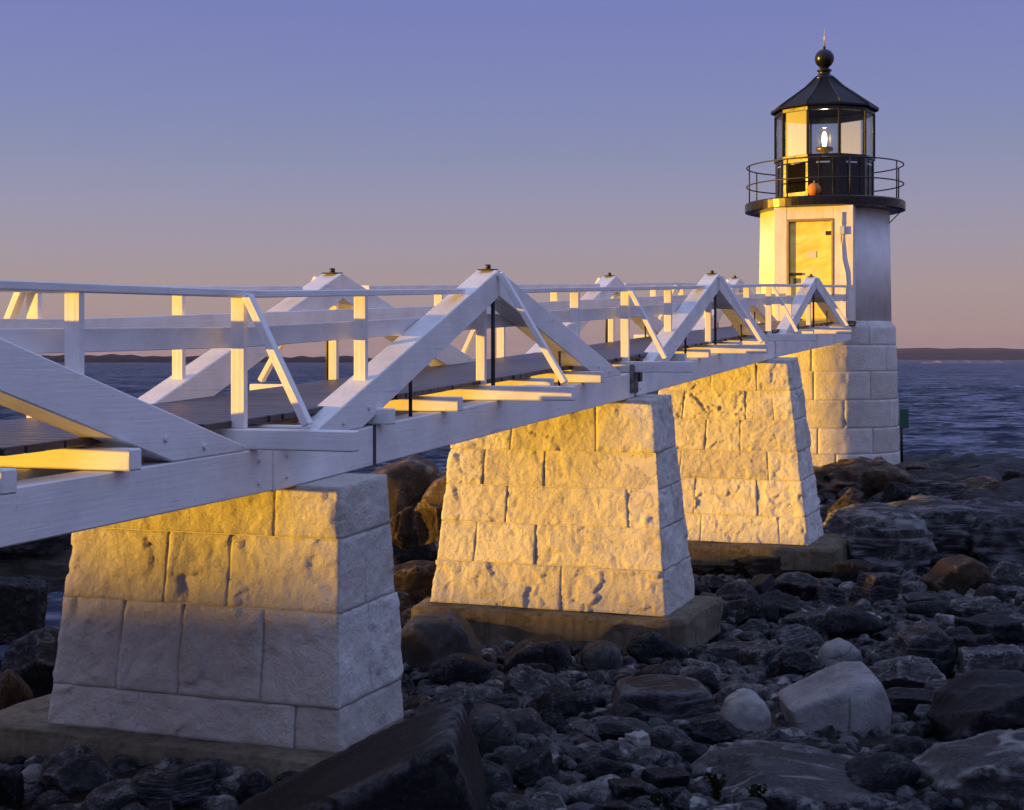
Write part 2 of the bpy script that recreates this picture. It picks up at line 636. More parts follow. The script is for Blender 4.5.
def smooth01(x):
    x = max(0.0, min(1.0, x))
    return x * x * (3 - 2 * x)


# ------------------------------------------------------------------ bridge frame
TH = math.atan2(1067 - 512, F)
ST, CT = math.sin(TH), math.cos(TH)
X0, Y0 = -0.2009, 12.4
L = 8.36
UL = -1.46                              # left truss line
AX = Vector((ST, CT, 0))                # towards the lighthouse
UX = Vector((CT, -ST, 0))               # towards the right


def cb(t):
    """height of the underside of the lower chord, relative to the eye; t in spans"""
    if t < -0.45:
        return -0.80 + 0.19 * (t + 0.45)
    if t < 0.5:
        return -0.80 + 0.3947 * (t + 0.45)
    if t < 1.5:
        return -0.425 + 0.43 * (t - 0.5)
    return 0.005 + 0.36 * (t - 1.5)


def B(tau, u, h):
    """tau in metres along the walkway, u metres to its right, h metres above the eye"""
    return Vector((X0 + tau * ST + u * CT, Y0 + tau * CT - u * ST, CZ + h))


def T(t, u, dh):
    """t in spans, height above the underside of the chord"""
    return B(t * L, u, cb(t) + dh)


LHC = Vector((7.325, 34.7, 0))           # axis of the lighthouse

# ------------------------------------------------------------------ terrain


def sstep(a, b, x):
    x = np.clip((x - a) / (b - a), 0, 1)
    return x * x * (3 - 2 * x)


def gz(X, Y):
    """shore height above the sea (arrays or numbers)"""
    X = np.asarray(X, float)
    Y = np.asarray(Y, float)
    z = 1.32 - 0.05 * (Y - 8)
    z = np.maximum(z, 0.55)
    z = z + 0.25 * np.exp(-(((X + 1.5) / 2.5) ** 2 + ((Y - 9.5) / 2.0) ** 2))
    # bank on which the photographer stands
    z = z + (2.35 - z) * sstep(6.6, 3.0, Y)
    z = z + (3.0 - 2.35) * sstep(-2.4, -5.0, X) * sstep(4.0, 1.0, Y)
    # rock outcrop under the lighthouse and the ledges on the right
    d = np.hypot((X - 7.6) / 1.25, Y - 34.5)
    z = np.maximum(z, 0.5 + 0.95 * sstep(10.0, 2.0, d))
    # far-left inlet of the sea
    edge = -3.3 - 0.04 * (Y - 10)
    sea = sstep(edge + 0.3, edge - 3.4, X) * sstep(8.6, 13.5, Y)
    z = z * (1 - sea) - 1.5 * sea
    # reef behind the bridge
    reef = np.exp(-(((Y - 29.5 - 0.15 * X) / 2.4) ** 2)) * sstep(4.0, -3.0, X) * sstep(-26, -16, X)
    z = np.maximum(z, -1.4 + 2.3 * reef)
    # end of the point
    out = sstep(40.0, 46.0, Y + 0.06 * X)
    z = z * (1 - out) - 2.0 * out
    out = sstep(17.0, 24.0, X - 0.10 * Y) * sstep(6, 16, Y)
    z = z * (1 - out) - 2.0 * out
    # bluff along the shore to the left, behind which the sun is setting
    prof = 3.22 - 1.43 * sstep(1.0, 8.0, Y) - 0.30 * sstep(10.0, 18.0, Y)
    bluff = sstep(-60.0, -70.0, X) * sstep(-105, -85, X) * sstep(60, 40, Y)
    z = z * (1 - bluff) + prof * bluff
    near = sstep(-8.0, -14.0, X) * sstep(7.0, 2.0, Y) * (1 - bluff)
    z = z * (1 - near) + 2.0 * near
    return z


def g1(x, y):
    return float(gz(x, y))


def pix_dir(px, py):
    return Vector(((px - 512) / F, 1.0, -(py - HORIZON) / F))


def ground_hit(px, py, ymin=6.0, ymax=60.0):
    d = pix_dir(px, py)
    y = ymin
    while y < ymax:
        p = d * y
        if CZ + p.z <= g1(p.x, p.y):
            return Vector((p.x, p.y, CZ + p.z))
        y += 0.04
    p = d * ymax
    return Vector((p.x, p.y, CZ + p.z))


def axis_samples(segments):
    out = []
    for a, b, s in segments:
        n = max(1, int(round((b - a) / s)))
        out += list(np.linspace(a, b, n, endpoint=False))
    out.append(segments[-1][1])
    return np.array(out)


def fbm2(X, Y, octs, seed):
    r = np.random.default_rng(seed)
    out = np.zeros_like(X)
    for wl, amp, k in octs:
        for _ in range(k):
            a = r.uniform(0, 2 * math.pi)
            f = 2 * math.pi / (wl * r.uniform(0.7, 1.4))
            out += amp / math.sqrt(k) * np.sin(f * (X * math.cos(a) + Y * math.sin(a)) + r.uniform(0, 6.28))
    return out


def grid_mesh(name, X, Y, Z, smooth=True):
    ny, nx = X.shape
    co = np.stack([X, Y, Z], -1).reshape(-1, 3)
    i = np.arange(ny * nx).reshape(ny, nx)
    f = np.stack([i[:-1, :-1], i[:-1, 1:], i[1:, 1:], i[1:, :-1]], -1).reshape(-1, 4)
    me = bpy.data.meshes.new(name)
    me.vertices.add(len(co))
    me.vertices.foreach_set('co', co.ravel())
    me.loops.add(f.size)
    me.loops.foreach_set('vertex_index', f.ravel())
    me.polygons.add(len(f))
    me.polygons.foreach_set('loop_start', np.arange(0, f.size, 4))
    me.polygons.foreach_set('loop_total', np.full(len(f), 4))
    me.polygons.foreach_set('use_smooth', np.full(len(f), smooth))
    me.update(calc_edges=True)
    me.validate()
    return me


xs = axis_samples([(-110, -34, 1.5), (-34, -10, 0.6), (-10, 15, 0.13), (15, 30, 0.5)])
ys = axis_samples([(-25, 6, 0.8), (6, 26, 0.12), (26, 48, 0.2), (48, 66, 1.5)])
GX, GY = np.meshgrid(xs, ys)
GZ = gz(GX, GY)
rough = np.clip((GY - 5) / 3, 0.1, 1) * (0.3 + 0.7 * sstep(22, 27, GY)) * np.where(GX < -12, 0.4, 1.0)
nz = fbm2(GX, GY, [(6, 0.10, 5), (2.2, 0.07, 6), (0.9, 0.04, 7), (0.4, 0.022, 7)], 3)
tilt = GX * 0.35 + GY * 0.9 + 0.5 * fbm2(GX, GY, [(7, 0.8, 5)], 5)
strata = (np.mod(tilt, 1.3) / 1.3) ** 2 * 0.16
led = sstep(23, 27, GY)
GZ = GZ + rough * nz + led * strata
terrain = link('shore_ground', grid_mesh('shore_ground', GX, GY, GZ), None)
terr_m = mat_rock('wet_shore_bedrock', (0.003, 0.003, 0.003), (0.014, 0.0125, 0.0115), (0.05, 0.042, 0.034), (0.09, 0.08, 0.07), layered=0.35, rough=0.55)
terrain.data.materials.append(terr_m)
tag(terrain, kind='structure')

# ------------------------------------------------------------------ sea
rows = np.concatenate([np.geomspace(9.0, 220.0, 330, endpoint=False), np.geomspace(220, 6000, 90)])
cols = np.linspace(-1.0, 1.0, 300)
SX = np.outer(rows, cols) * 0.62 + 0 * rows[:, None]
SY = np.repeat(rows[:, None], len(cols), 1)
rr_ = np.random.default_rng(11)
SZ = np.zeros_like(SX)
for wl, amp, k in [(9, 0.05, 6), (4.5, 0.045, 10), (2.2, 0.03, 12), (1.1, 0.014, 12)]:
    for _ in range(k):
        a = R(60) + rr_.normal(0, 0.55)
        l_ = wl * rr_.uniform(0.75, 1.35)
        ph = rr_.uniform(0, 6.28)
        arg = 2 * math.pi / l_ * (SX * math.cos(a) + SY * math.sin(a)) + ph
        fade = np.clip(2.2 - SY / (l_ * 55), 0, 1)
        SZ += amp / math.sqrt(k) * 1.6 * (1 - 2 * np.abs(np.sin(arg / 2))) * fade
calm = np.clip((SY - 14) / 25, 0.25, 1)
sea = link('sea', grid_mesh('sea', SX, SY, SZ * calm - 0.02), M['sea'])
tag(sea, kind='structure')

# ------------------------------------------------------------------ distant land


def far_land(name, y, x0, x1, hfun, depth, mat, n=160, base=-2.0):
    xs_ = np.linspace(x0, x1, n)
    prof = np.array([hfun(k) for k in np.linspace(0, 1, n)])
    rows_ = [(0.0, 0.0), (0.06, 0.45), (0.2, 0.75), (0.45, 1.0), (0.7, 0.8), (1.0, 0.0)]
    X = np.repeat(xs_[None, :], len(rows_), 0)
    Y = np.array([[y + depth * a] * n for a, _ in rows_])
    Z = np.array([prof * b + (base if b == 0 else 0) for _, b in rows_])
    Z[1:-1] += fbm2(X[1:-1], Y[1:-1], [(depth * 0.4, 0.03 * prof.max(), 5), (depth * 0.1, 0.03 * prof.max(), 5)], 9)
    o = link(name, grid_mesh(name, X, Y, Z), mat)
    return tag(o, kind='structure')


def px_x(px, y):
    return (px - 512) / F * y


far_m = mat_plain('far_wooded_land', (0.014, 0.015, 0.026), 0.9, 0.1)
hm = Mat('far_hillside', 0.9, 0.1)
hv = hm.mapped((1, 1, 1))
hm.color(hm.ramp(hm.noise(hm.mapped((0.004, 0.004, 0.03)), 1.0, 6, 0.6),
                 [(0.45, (0.006, 0.010, 0.032)), (0.60, (0.012, 0.014, 0.036)), (0.70, (0.05, 0.034, 0.05))]))


def hill_prof(k):
    return 25.5 + 1.2 * math.sin(9 * k) + 0.8 * math.sin(23 * k + 1) + 0.6 * math.sin(51 * k)


far_land('far_hills', 3000, px_x(600, 3000), px_x(1250, 3000), hill_prof, 500, hm.m)


def left_prof(k):
    return (4.0 + 4.5 * (1 - k) + 0.35 * math.sin(33 * k) + 0.4 * math.sin(87 * k) + 0.4 * math.sin(190 * k)) * smooth01((1 - k) * 5)


far_land('far_headland', 1300, px_x(-200, 1300), px_x(470, 1300), left_prof, 120, far_m, 240)

# low islet with pale rocks, right
isl_m = mat_plain('pale_islet_rock', (0.20, 0.17, 0.18), 0.8, 0.2)


def isl_prof(k):
    return (1.1 + 0.5 * math.sin(40 * k) + 0.4 * math.sin(97 * k + 2)) * smooth01(k * 6) * smooth01((1 - k) * 6)


far_land('far_islet', 1150, px_x(925, 1150), px_x(1018, 1150), isl_prof, 30, isl_m, 120, -0.6)

# ------------------------------------------------------------------ piers


def rock_block(corners, nx, ny, nz_, amp, seed, faces=('f', 'b', 'l', 'r')):
    """corners: dict of bottom/top quads; grid of a hexahedron with hammered faces.
    local axes: i along u, j along tau, k up"""
    bm = bmesh.new()
    c = corners
    cache = {}
    sd = Vector((seed * 3.17, seed * 1.31, seed * 2.77))
    dims = Vector(((c[1] - c[0]).length, (c[3] - c[0]).length, (c[4] - c[0]).length))
    n_f = (c[1] - c[0]).cross(c[4] - c[0]).normalized()     # front (-tau) outward
    n_r = (c[2] - c[1]).cross(c[5] - c[1]).normalized()

    def pt(a, b, k):
        key = (round(a * nx), round(b * ny), round(k * nz_))
        if key in cache:
            return cache[key]
        bot = (c[0] * (1 - a) + c[1] * a) * (1 - b) + (c[3] * (1 - a) + c[2] * a) * b
        top = (c[4] * (1 - a) + c[5] * a) * (1 - b) + (c[7] * (1 - a) + c[6] * a) * b
        p = bot * (1 - k) + top * k
        da = min(a, 1 - a) * dims.x
        db = min(b, 1 - b) * dims.y
        dk = min(k, 1 - k) * dims.z
        q = p + sd
        big = noise.fractal(q * 2.6, 1.0, 2.0, 3)
        med = noise.noise(q * 7.0)
        fine = noise.fractal(q * 19.0, 1.0, 2.0, 3)
        fct = 0.0
        for sc_, am_ in ((3.0, 1.0), (7.5, 0.6)):
            qq = q * sc_ + Vector((med, big, -med)) * 0.25
            c_ = noise.voronoi(qq)[1][0]
            fct += am_ * (noise.noise_vector(c_ * 5.31).dot(qq - c_) * 1.0 + 0.30 * noise.noise(c_ * 9.7))
        val = amp * (0.40 + 0.30 * big + 0.10 * med + 0.15 * fine + 0.85 * fct)
        val = max(val, 0.02 * amp + 0.25 * min(0.0, val))
        off = Vector((0, 0, 0))
        e = 0.028
        if (b == 0 and 'f' in faces) or (b == 1 and 'b' in faces):
            w = smooth01(da / e) * smooth01(dk / e)
            off += n_f * (val * (0.62 + 0.38 * w)) * (1 if b == 0 else -1)
        if (a == 1 and 'r' in faces) or (a == 0 and 'l' in faces):
            w = smooth01(db / e) * smooth01(dk / e)
            off += n_r * (val * (0.62 + 0.38 * w)) * (1 if a == 1 else -1)
        # broken arrises
        if dk == 0 or da == 0 or db == 0:
            cen = (c[0] + c[6]) / 2
            off += (cen - p).normalized() * 0.003 * (0.4 + 1.3 * max(0, noise.noise(q * 9.0)))
        v = bm.verts.new(p + off)
        cache[key] = v
        return v

    def face_grid(fn, n1, n2):
        for i in range(n1):
            for j in range(n2):
                try:
                    bm.faces.new((fn(i / n1, j / n2), fn((i + 1) / n1, j / n2), fn((i + 1) / n1, (j + 1) / n2), fn(i / n1, (j + 1) / n2)))
                except ValueError:
                    pass
    face_grid(lambda a, k: pt(a, 0, k), nx, nz_)
    face_grid(lambda a, k: pt(1 - a, 1, k), nx, nz_)
    face_grid(lambda b, k: pt(1, b, k), ny, nz_)
    face_grid(lambda b, k: pt(0, 1 - b, k), ny, nz_)
    face_grid(lambda a, b: pt(a, b, 1), nx, ny)
    face_grid(lambda a, b: pt(a, 1 - b, 0), nx, ny)
    me = bm_mesh('stone_block', bm, True)
    return me


def make_pier(name, label, top, bot, hb, ztop_fn, courses, seed, slab, amp=0.045):
    """top/bot = (u0,u1,tau0,tau1); heights relative to the eye; courses: list of (fraction of height at its top, [front splits], side_split)"""
    root = empty(name, B((bot[2] + bot[3]) / 2, (bot[0] + bot[1]) / 2, hb - 0.5), label, 'bridge pier', 'stone piers under the walkway')
    base = root.location.copy()

    def P(fu, ft, fh):
        u0 = bot[0] + (top[0] - bot[0]) * fh
        u1 = bot[1] + (top[1] - bot[1]) * fh
        t0 = bot[2] + (top[2] - bot[2]) * fh
        t1 = bot[3] + (top[3] - bot[3]) * fh
        u = u0 + (u1 - u0) * fu
        ta = t0 + (t1 - t0) * ft
        h = hb + (ztop_fn(ta) - hb) * fh
        return B(ta, u, h)
    g = 0.0022
    f0 = 0.0
    n = 0
    for ftop, splits, side in courses:
        us = [0.0] + list(splits) + [1.0]
        gh = g / 2.0
        step = 0.010 * (noise.noise(Vector((seed, ftop * 9, 0))))
        for a, b in zip(us[:-1], us[1:]):
            segs = [(0.0, 1.0)]
            if side and b == 1.0:
                segs = [(0.0, side), (side, 1.0)]
            for s0, s1 in segs:
                gu = g / 2.0
                jx = 0.010 * random.uniform(-1, 1)
                A0 = a + (gu if a > 0 else 0)
                A1 = b - (gu if b < 1 else 0)
                S0 = s0 + (0.004 if s0 > 0 else 0)
                S1 = s1 - (0.004 if s1 < 1 else 0)
                F0 = f0 + gh
                F1 = ftop - gh
                cs = [P(A0, S0, F0), P(A1, S0, F0), P(A1, S1, F0), P(A0, S1, F0),
                      P(A0, S0, F1), P(A1, S0, F1), P(A1, S1, F1), P(A0, S1, F1)]
                cs = [q - base + AX * (jx + step) for q in cs]
                wx = (cs[1] - cs[0]).length
                wy = (cs[3] - cs[0]).length
                wz = (cs[4] - cs[0]).length
                rs = 0.021
                fc = ['f', 'b']
                if a == 0:
                    fc.append('l')
                if b == 1.0:
                    fc.append('r')
                n += 1
                me = rock_block(cs, max(4, int(wx / rs)), max(4, int(wy / (rs * 1.2))), max(4, int(wz / rs)),
                                amp * random.uniform(0.65, 1.25), seed * 31 + n * 1.7, fc)
                link('stone_block', me, M['pier'], root, Matrix.Translation(base))
        f0 = ftop
    # mortar core a little inside the faces
    bm = bmesh.new()
    ins = 0.006
    vv = []
    for fh in (0.0, 0.995):
        for fu, ft in ((0, 0), (1, 0), (1, 1), (0, 1)):
            p = P(fu, ft, fh) - base
            p += UX * (ins if fu == 0 else -ins) + AX * (ins if ft == 0 else -ins)
            vv.append(bm.verts.new(p))
    for f in ((0, 3, 2, 1), (4, 5, 6, 7), (0, 1, 5, 4), (1, 2, 6, 5), (2, 3, 7, 6), (3, 0, 4, 7)):
        bm.faces.new([vv[i] for i in f])
    link('mortar_core', bm_mesh('mortar_core', bm), M['mortar'], root, Matrix.Translation(base))
    # footing slab
    u0, u1, t0, t1, th = slab
    bm = bmesh.new()
    bmesh.ops.create_cube(bm, size=1.0)
    bmesh.ops.scale(bm, vec=(u1 - u0, t1 - t0, th), verts=bm.verts)
    bmesh.ops.bevel(bm, geom=bm.edges[:], offset=0.03, segments=2, affect='EDGES')
    bmesh.ops.subdivide_edges(bm, edges=[e for e in bm.edges if e.calc_length() > 0.3], cuts=14, use_grid_fill=True)
    for v in bm.verts:
        q = v.co + Vector((seed, 0, 0))
        v.co += Vector((noise.noise(q * 2.2), noise.noise(q * 2.2 + Vector((5, 0, 0))), 0.5 * noise.noise(q * 2.5 + Vector((0, 9, 0))))) * 0.045 + v.co.normalized() * 0.03 * min(0.0, noise.noise(q * 6.0) - 0.1)
    me = bm_mesh('footing_slab', bm, True)
    rot = Matrix((UX, AX, Vector((0, 0, 1)))).transposed().to_4x4()
    link('footing_slab', me, M['conc'], root, Matrix.Translation(B((t0 + t1) / 2, (u0 + u1) / 2, hb - th / 2 + 0.004)) @ rot)
    return root


make_pier('bridge_pier', 'nearest and largest white stone pier, lower half in shade, at the left',
          (-1.50, 0.385, -3.45, -2.80), (-1.66, 0.44, -3.58, -2.66), -2.38, lambda ta: cb(ta / L),
          [(0.165, [0.86], 0), (0.52, [0.235, 0.455, 0.745], 0.5), (0.80, [0.38, 0.61], 0.45), (1.0, [0.77], 0)], 1,
          (-2.25, 0.60, -3.86, -2.60, 0.30), amp=0.043)
make_pier('bridge_pier', 'middle white stone pier in full orange light on a wide concrete footing',
          (-1.88, 0.38, 3.86, 4.58), (-1.98, 0.66, 3.36, 4.60), -2.68, lambda ta: cb(ta / L),
          [(0.205, [0.565], 0.5), (0.395, [0.17, 0.445], 0), (0.575, [0.30, 0.86], 0.55), (0.745, [0.175, 0.47], 0), (1.0, [0.30, 0.72], 0.5)], 2,
          (-2.14, 0.92, 3.06, 4.84, 0.42), amp=0.043)
make_pier('bridge_pier', 'farthest and tallest white stone pier, just in front of the lighthouse',
          (-1.6, 0.40, 11.9, 12.85), (-1.95, 0.80, 11.5, 12.9), -2.91, lambda ta: cb(ta / L),
          [(0.15, [0.38, 0.84], 0.5), (0.345, [0.33, 0.72], 0), (0.5, [0.22, 0.80], 0.5), (0.67, [0.38, 0.62], 0), (0.83, [0.2, 0.66, 0.86], 0.45), (1.0, [0.4, 0.75], 0)], 3,
          (-2.2, 1.25, 11.1, 13.3, 0.36), amp=0.043)

# ------------------------------------------------------------------ walkway
bridge = empty('footbridge', B(-1.42 * L, -0.73, -1.0), 'white timber truss footbridge with plank deck leading to the lighthouse', 'footbridge')
WHT = M['white']
# lower chords and trusses
joints = [-1.42, -0.50, 0.50, 1.50, 2.585]
apex_t = [-0.90, 0.0, 1.0, 2.0]
feet = [(-1.40, -0.495), (-0.385, 0.425), (0.575, 1.435), (1.585, 2.545)]
for u in (0.0, UL):
    out = 1 if u == 0 else -1
    for i in range(4):
        ta, tb = joints[i] + (0.006 if i else 0), joints[i + 1] - 0.006
        if i == 0:
            tb = -0.445
            beam('lower_chord', T(ta, u, 0.1385), T(-0.4505, u, 0.1385), 0.20, 0.263, WHT, bridge)
        elif i == 1:
            beam('lower_chord', T(-0.4495, u, 0.135), T(tb, u, 0.135), 0.20, 0.27, WHT, bridge)
        else:
            beam('lower_chord', T(ta, u, 0.135), T(tb, u, 0.135), 0.20, 0.27, WHT, bridge)
        at = apex_t[i]
        a0, a1 = feet[i]
        hd = 0.215
        top = T(at, u, 1.36)
        # diagonals: centre lines end at the apex (vertical joint) and on the chord
        for s, tf in ((-1, a0), (1, a1)):
            foot = T(tf, u, 0.27)
            vec = (top - foot)
            ang = math.atan2(vec.z, math.hypot(vec.x, vec.y))
            drop = hd / math.cos(ang)
            # sheared prism: vertical cut at the apex, foot cut flat on the chord
            run = math.hypot(vec.x, vec.y)
            dirh = Vector((vec.x, vec.y, 0)).normalized()
            slope = (cb(1.0) - cb(0.5)) / (0.5 * L) * (-s if True else 1)
            bm = bmesh.new()
            hw = 0.10
            q = []
            tr = math.tan(ang)
            chord_slope = (cb(tf + 0.01) - cb(tf)) / (0.01 * L) * (1 if dirh.dot(AX) > 0 else -1)
            xl = drop / (tr - chord_slope)      # where the lower face reaches the chord
            prof = [(0.0, 0.0), (run, run * tr), (run, run * tr - drop), (xl, xl * chord_slope), ]
            prof = [(0.0, 0.03), (run, run * tr + 0.0), (run, run * tr - drop), (xl, xl * chord_slope + 0.002), (-0.10, 0.002 - 0.10 * chord_slope), (-0.10, 0.03 - 0.10 * tr * 0.0)]
            prof = [(-0.06, max(0.012, 0.05 - 0.06 * tr)), (run - 0.004, run * tr + 0.0), (run - 0.004, run * tr - drop), (xl * 0.97, xl * 0.97 * chord_slope + 0.002), (-0.06, -0.06 * chord_slope + 0.002)]
            sides = []
            for sgn in (-1, 1):
                sides.append([bm.verts.new((x, sgn * hw, z)) for x, z in prof])
            bm.faces.new(sides[0])
            bm.faces.new(sides[1][::-1])
            for k in range(len(prof)):
                k2 = (k + 1) % len(prof)
                bm.faces.new((sides[0][k], sides[1][k], sides[1][k2], sides[0][k2]))
            bmesh.ops.recalc_face_normals(bm, faces=bm.faces)
            bmesh.ops.bevel(bm, geom=bm.edges[:], offset=0.007, segments=1, affect='EDGES')
            me = bm_mesh('diagonal_timber', bm)
            rot = frame(dirh, (0, 0, 1)).to_4x4()
            link('diagonal_timber', me, WHT, bridge, Matrix.Translation(foot) @ rot)
        # iron plate, nut and king rod
        cap = beam('apex_plate', T(at - 0.011, u, 1.362), T(at + 0.011, u, 1.362), 0.11, 0.012, M['iron'], bridge, bev=0)
        rodpart('nut', T(at, u, 1.366), T(at, u, 1.405), 0.026, M['iron'], bridge, 6)
        rodpart('king_rod', T(at, u + 0.045 * out, 0.26), T(at, u + 0.045 * out, 1.20), 0.018, M['iron'], bridge)
        beam('king_post', T(at - 0.006, u - 0.04 * out, 0.40), T(at - 0.006, u - 0.04 * out, 1.18), 0.085, 0.04, WHT, bridge, up=AX)
        for dt in ((-0.195, 0.212) if i else (-0.195,)):
            zz = 1.36 - 1.09 * abs(dt) / 0.42 - 0.12
            rodpart('tie_rod', T(at + dt, u + 0.03, 0.26), T(at + dt, u + 0.03, zz), 0.014, M['iron'], bridge)
# bolt heads through the feet of the diagonals and the chord splices
for i in range(4):
    for tf in (feet[i][0] + 0.045, feet[i][1] - 0.045, feet[i][0] + 0.09, feet[i][1] - 0.09):
        for u, s_ in ((0.0, 1), (UL, -1)):
            h_ = 0.33 if abs(tf - feet[i][0]) < 0.05 or abs(tf - feet[i][1]) < 0.05 else 0.40
            rodpart('bolt', T(tf, u + s_ * 0.098, h_), T(tf, u + s_ * 0.116, h_), 0.016, WHT, bridge, 8)
for t in (-0.47, -0.43, 0.48, 0.52, 1.48, 1.52):
    for u, s_ in ((0.0, 1), (UL, -1)):
        for h_ in (0.07, 0.20):
            rodpart('bolt', T(t, u + s_ * 0.098, h_), T(t, u + s_ * 0.114, h_), 0.013, WHT, bridge, 8)
# rotted, rust-stained splice over the middle pier
rm = mat_rock('rotted_rusty_wood', (0.02, 0.015, 0.01), (0.12, 0.09, 0.07), (0.45, 0.42, 0.38), (0.5, 0.48, 0.45))
beam('rotted_splice', T(0.487, 0.112, 0.05), T(0.487, 0.112, 0.36), 0.03, 0.26, rm, bridge, up=AX, bev=0.012)
beam('rotted_splice', T(0.508, 0.122, 0.16), T(0.508, 0.122, 0.42), 0.05, 0.12, M['iron'], bridge, up=AX, bev=0.012)
# strap over the chord at the first pier
for u in (0.0, UL):
    beam('iron_strap', T(-0.285, u + 0.104, 0.0), T(-0.285, u + 0.104, 0.28), 0.006, 0.035, M['iron'], bridge, up=AX, bev=0)

# floor beams on the chords (the long ones carry the outrigger braces)
out_t = [-0.90, -0.476, 0.0, 0.49, 1.0, 1.49, 2.0]
short_t = []
for i in range(4):
    at = apex_t[i]
    short_t += [at - 0.275, at - 0.14, at + 0.14, at + 0.275]
short_t = [t for t in short_t if not -0.72 < t < -0.5] + [-0.633, -0.43, 2.40]
short_t = [t for t in short_t if -1.38 < t < 2.52]
for t in out_t:
    beam('outrigger_beam', T(t, UL - 0.80, 0.332), T(t, 0.76, 0.332), 0.10, 0.12, WHT, bridge)
for k, t in enumerate(short_t):
    e = [0.24, 0.17, 0.30, 0.20][k % 4]
    beam('floor_beam', T(t, UL - e, 0.329), T(t, e, 0.329), 0.10, 0.11, WHT, bridge)
# outrigger braces, posts and rails
for t in out_t:
    for u, s in ((0.0, 1), (UL, -1)):
        apexed = min(abs(t - a) for a in apex_t) < 0.02
        h0 = 1.33 if apexed else (1.17 if u == 0 else 1.22)
        du = 0.125 if apexed else 0.075
        beam('outrigger_brace', T(t - 0.004, u + s * du, h0), T(t - 0.004, u + s * (0.69 if apexed else 0.47), 0.42), 0.06, 0.05, WHT, bridge, up=UX * s, bev=0.005)
RT = 1.205                              # rail top above the chord underside
RU = (0.0, UL)


def diag_top(t):
    """top of the diagonal at t, above chord underside (or None between the trusses)"""
    for at, (a0, a1) in zip(apex_t, feet):
        if a0 <= t <= a1:
            f = (t - a0) / (at - a0) if t < at else (a1 - t) / (a1 - at)
            return 0.30 + (1.36 - 0.30) * f
    return None


post_t = []
for at, (a0, a1) in zip(apex_t, feet):
    post_t += [at - 0.285, at + (0.24 if at < -0.5 else 0.28)]
post_t += [-0.476, 0.492, 1.49, 2.53]
post_t = sorted(set(round(t, 3) for t in post_t if -1.35 < t))
for u in RU:
    for t in post_t:
        d = diag_top(t)
        z0 = 0.394 if d is None else d - 0.02
        lift = 0.0 if u == 0 else 0.05
        if RT - 0.045 - z0 < 0.12:
            continue
        beam('rail_post', T(t, u, z0), T(t, u, RT + lift - 0.047), 0.092, 0.042, WHT, bridge, up=AX, bev=0.005)
    # top rails run from truss to truss
    s_in = 1 if u == 0 else -1
    lift = 0.0 if u == 0 else 0.05
    tops = [(apex_t[i] + 0.075, apex_t[i + 1] - 0.075) for i in range(3)] + [(apex_t[3] + 0.075, 2.585)]
    for a, b in tops:
        pts = [a] + [k for k in (-0.45, 1.5) if a < k < b] + [b]
        for p, q in zip(pts[:-1], pts[1:]):
            beam('top_rail', T(p, u, RT + lift - 0.022), T(q, u, RT + lift - 0.022), 0.11, 0.044, WHT, bridge, bev=0.006)
    # mid rails on the inner face of the posts
    mr = [-1.35, -0.45, 0.5, 1.5, 2.57]
    ui = u - s_in * 0.125
    for p, q in zip(mr[:-1], mr[1:]):
        beam('mid_rail', T(p + 0.001, ui, 0.925 + lift * 1.2), T(q - 0.001, ui, 0.925 + lift * 1.2), 0.035, 0.125, WHT, bridge, bev=0.005)
# deck planks
t = -1.40 * L
pl = box_mesh(0.142, 1.40, 0.040, 0.005)
pl2 = None
k = 0
while t < 2.572 * L:
    tt = t / L
    p = T(tt, UL / 2, 0.420 + 0.002 * noise.noise(Vector((k, 0, 0))))
    sl = (cb(tt + 0.005) - cb(tt - 0.005)) / (0.01 * L)
    rot = frame(AX + Vector((0, 0, sl)), (0, 0, 1)).to_4x4()
    link('plank', pl if k else pl, M['deck'], bridge, Matrix.Translation(p + UX * random.uniform(-0.012, 0.012)) @ rot)
    t += 0.152
    k += 1
# stringers under the deck, inside the trusses: dark timbers
for uu in (-0.45, -1.0):
    for p, q in zip(joints[:-1], joints[1:]):
        beam('stringer', T(p + 0.01, uu, 0.16), T(q - 0.01, uu, 0.16), 0.10, 0.22, M['white'], bridge)
# bearer blocks on the pier heads
for ta in (-3.12, 4.22, 12.3):
    beam('bearer_block', B(ta, UL - 0.35, cb(ta / L) - 0.0 + 0.022), B(ta, 0.0 - 0.105, cb(ta / L) + 0.022), 0.22, 0.040, WHT, bridge)

# ------------------------------------------------------------------ lighthouse


def HZ(h):
    return CZ + h


LH_BASE = -2.75
lh = empty('lighthouse', (LHC.x, LHC.y, HZ(LH_BASE)), 'white lighthouse tower with stone base and black lit lantern', 'lighthouse')
LM = Matrix.Translation((LHC.x, LHC.y, 0))
AZ_DOOR = math.atan2(-AX.y, -AX.x)       # direction the door faces


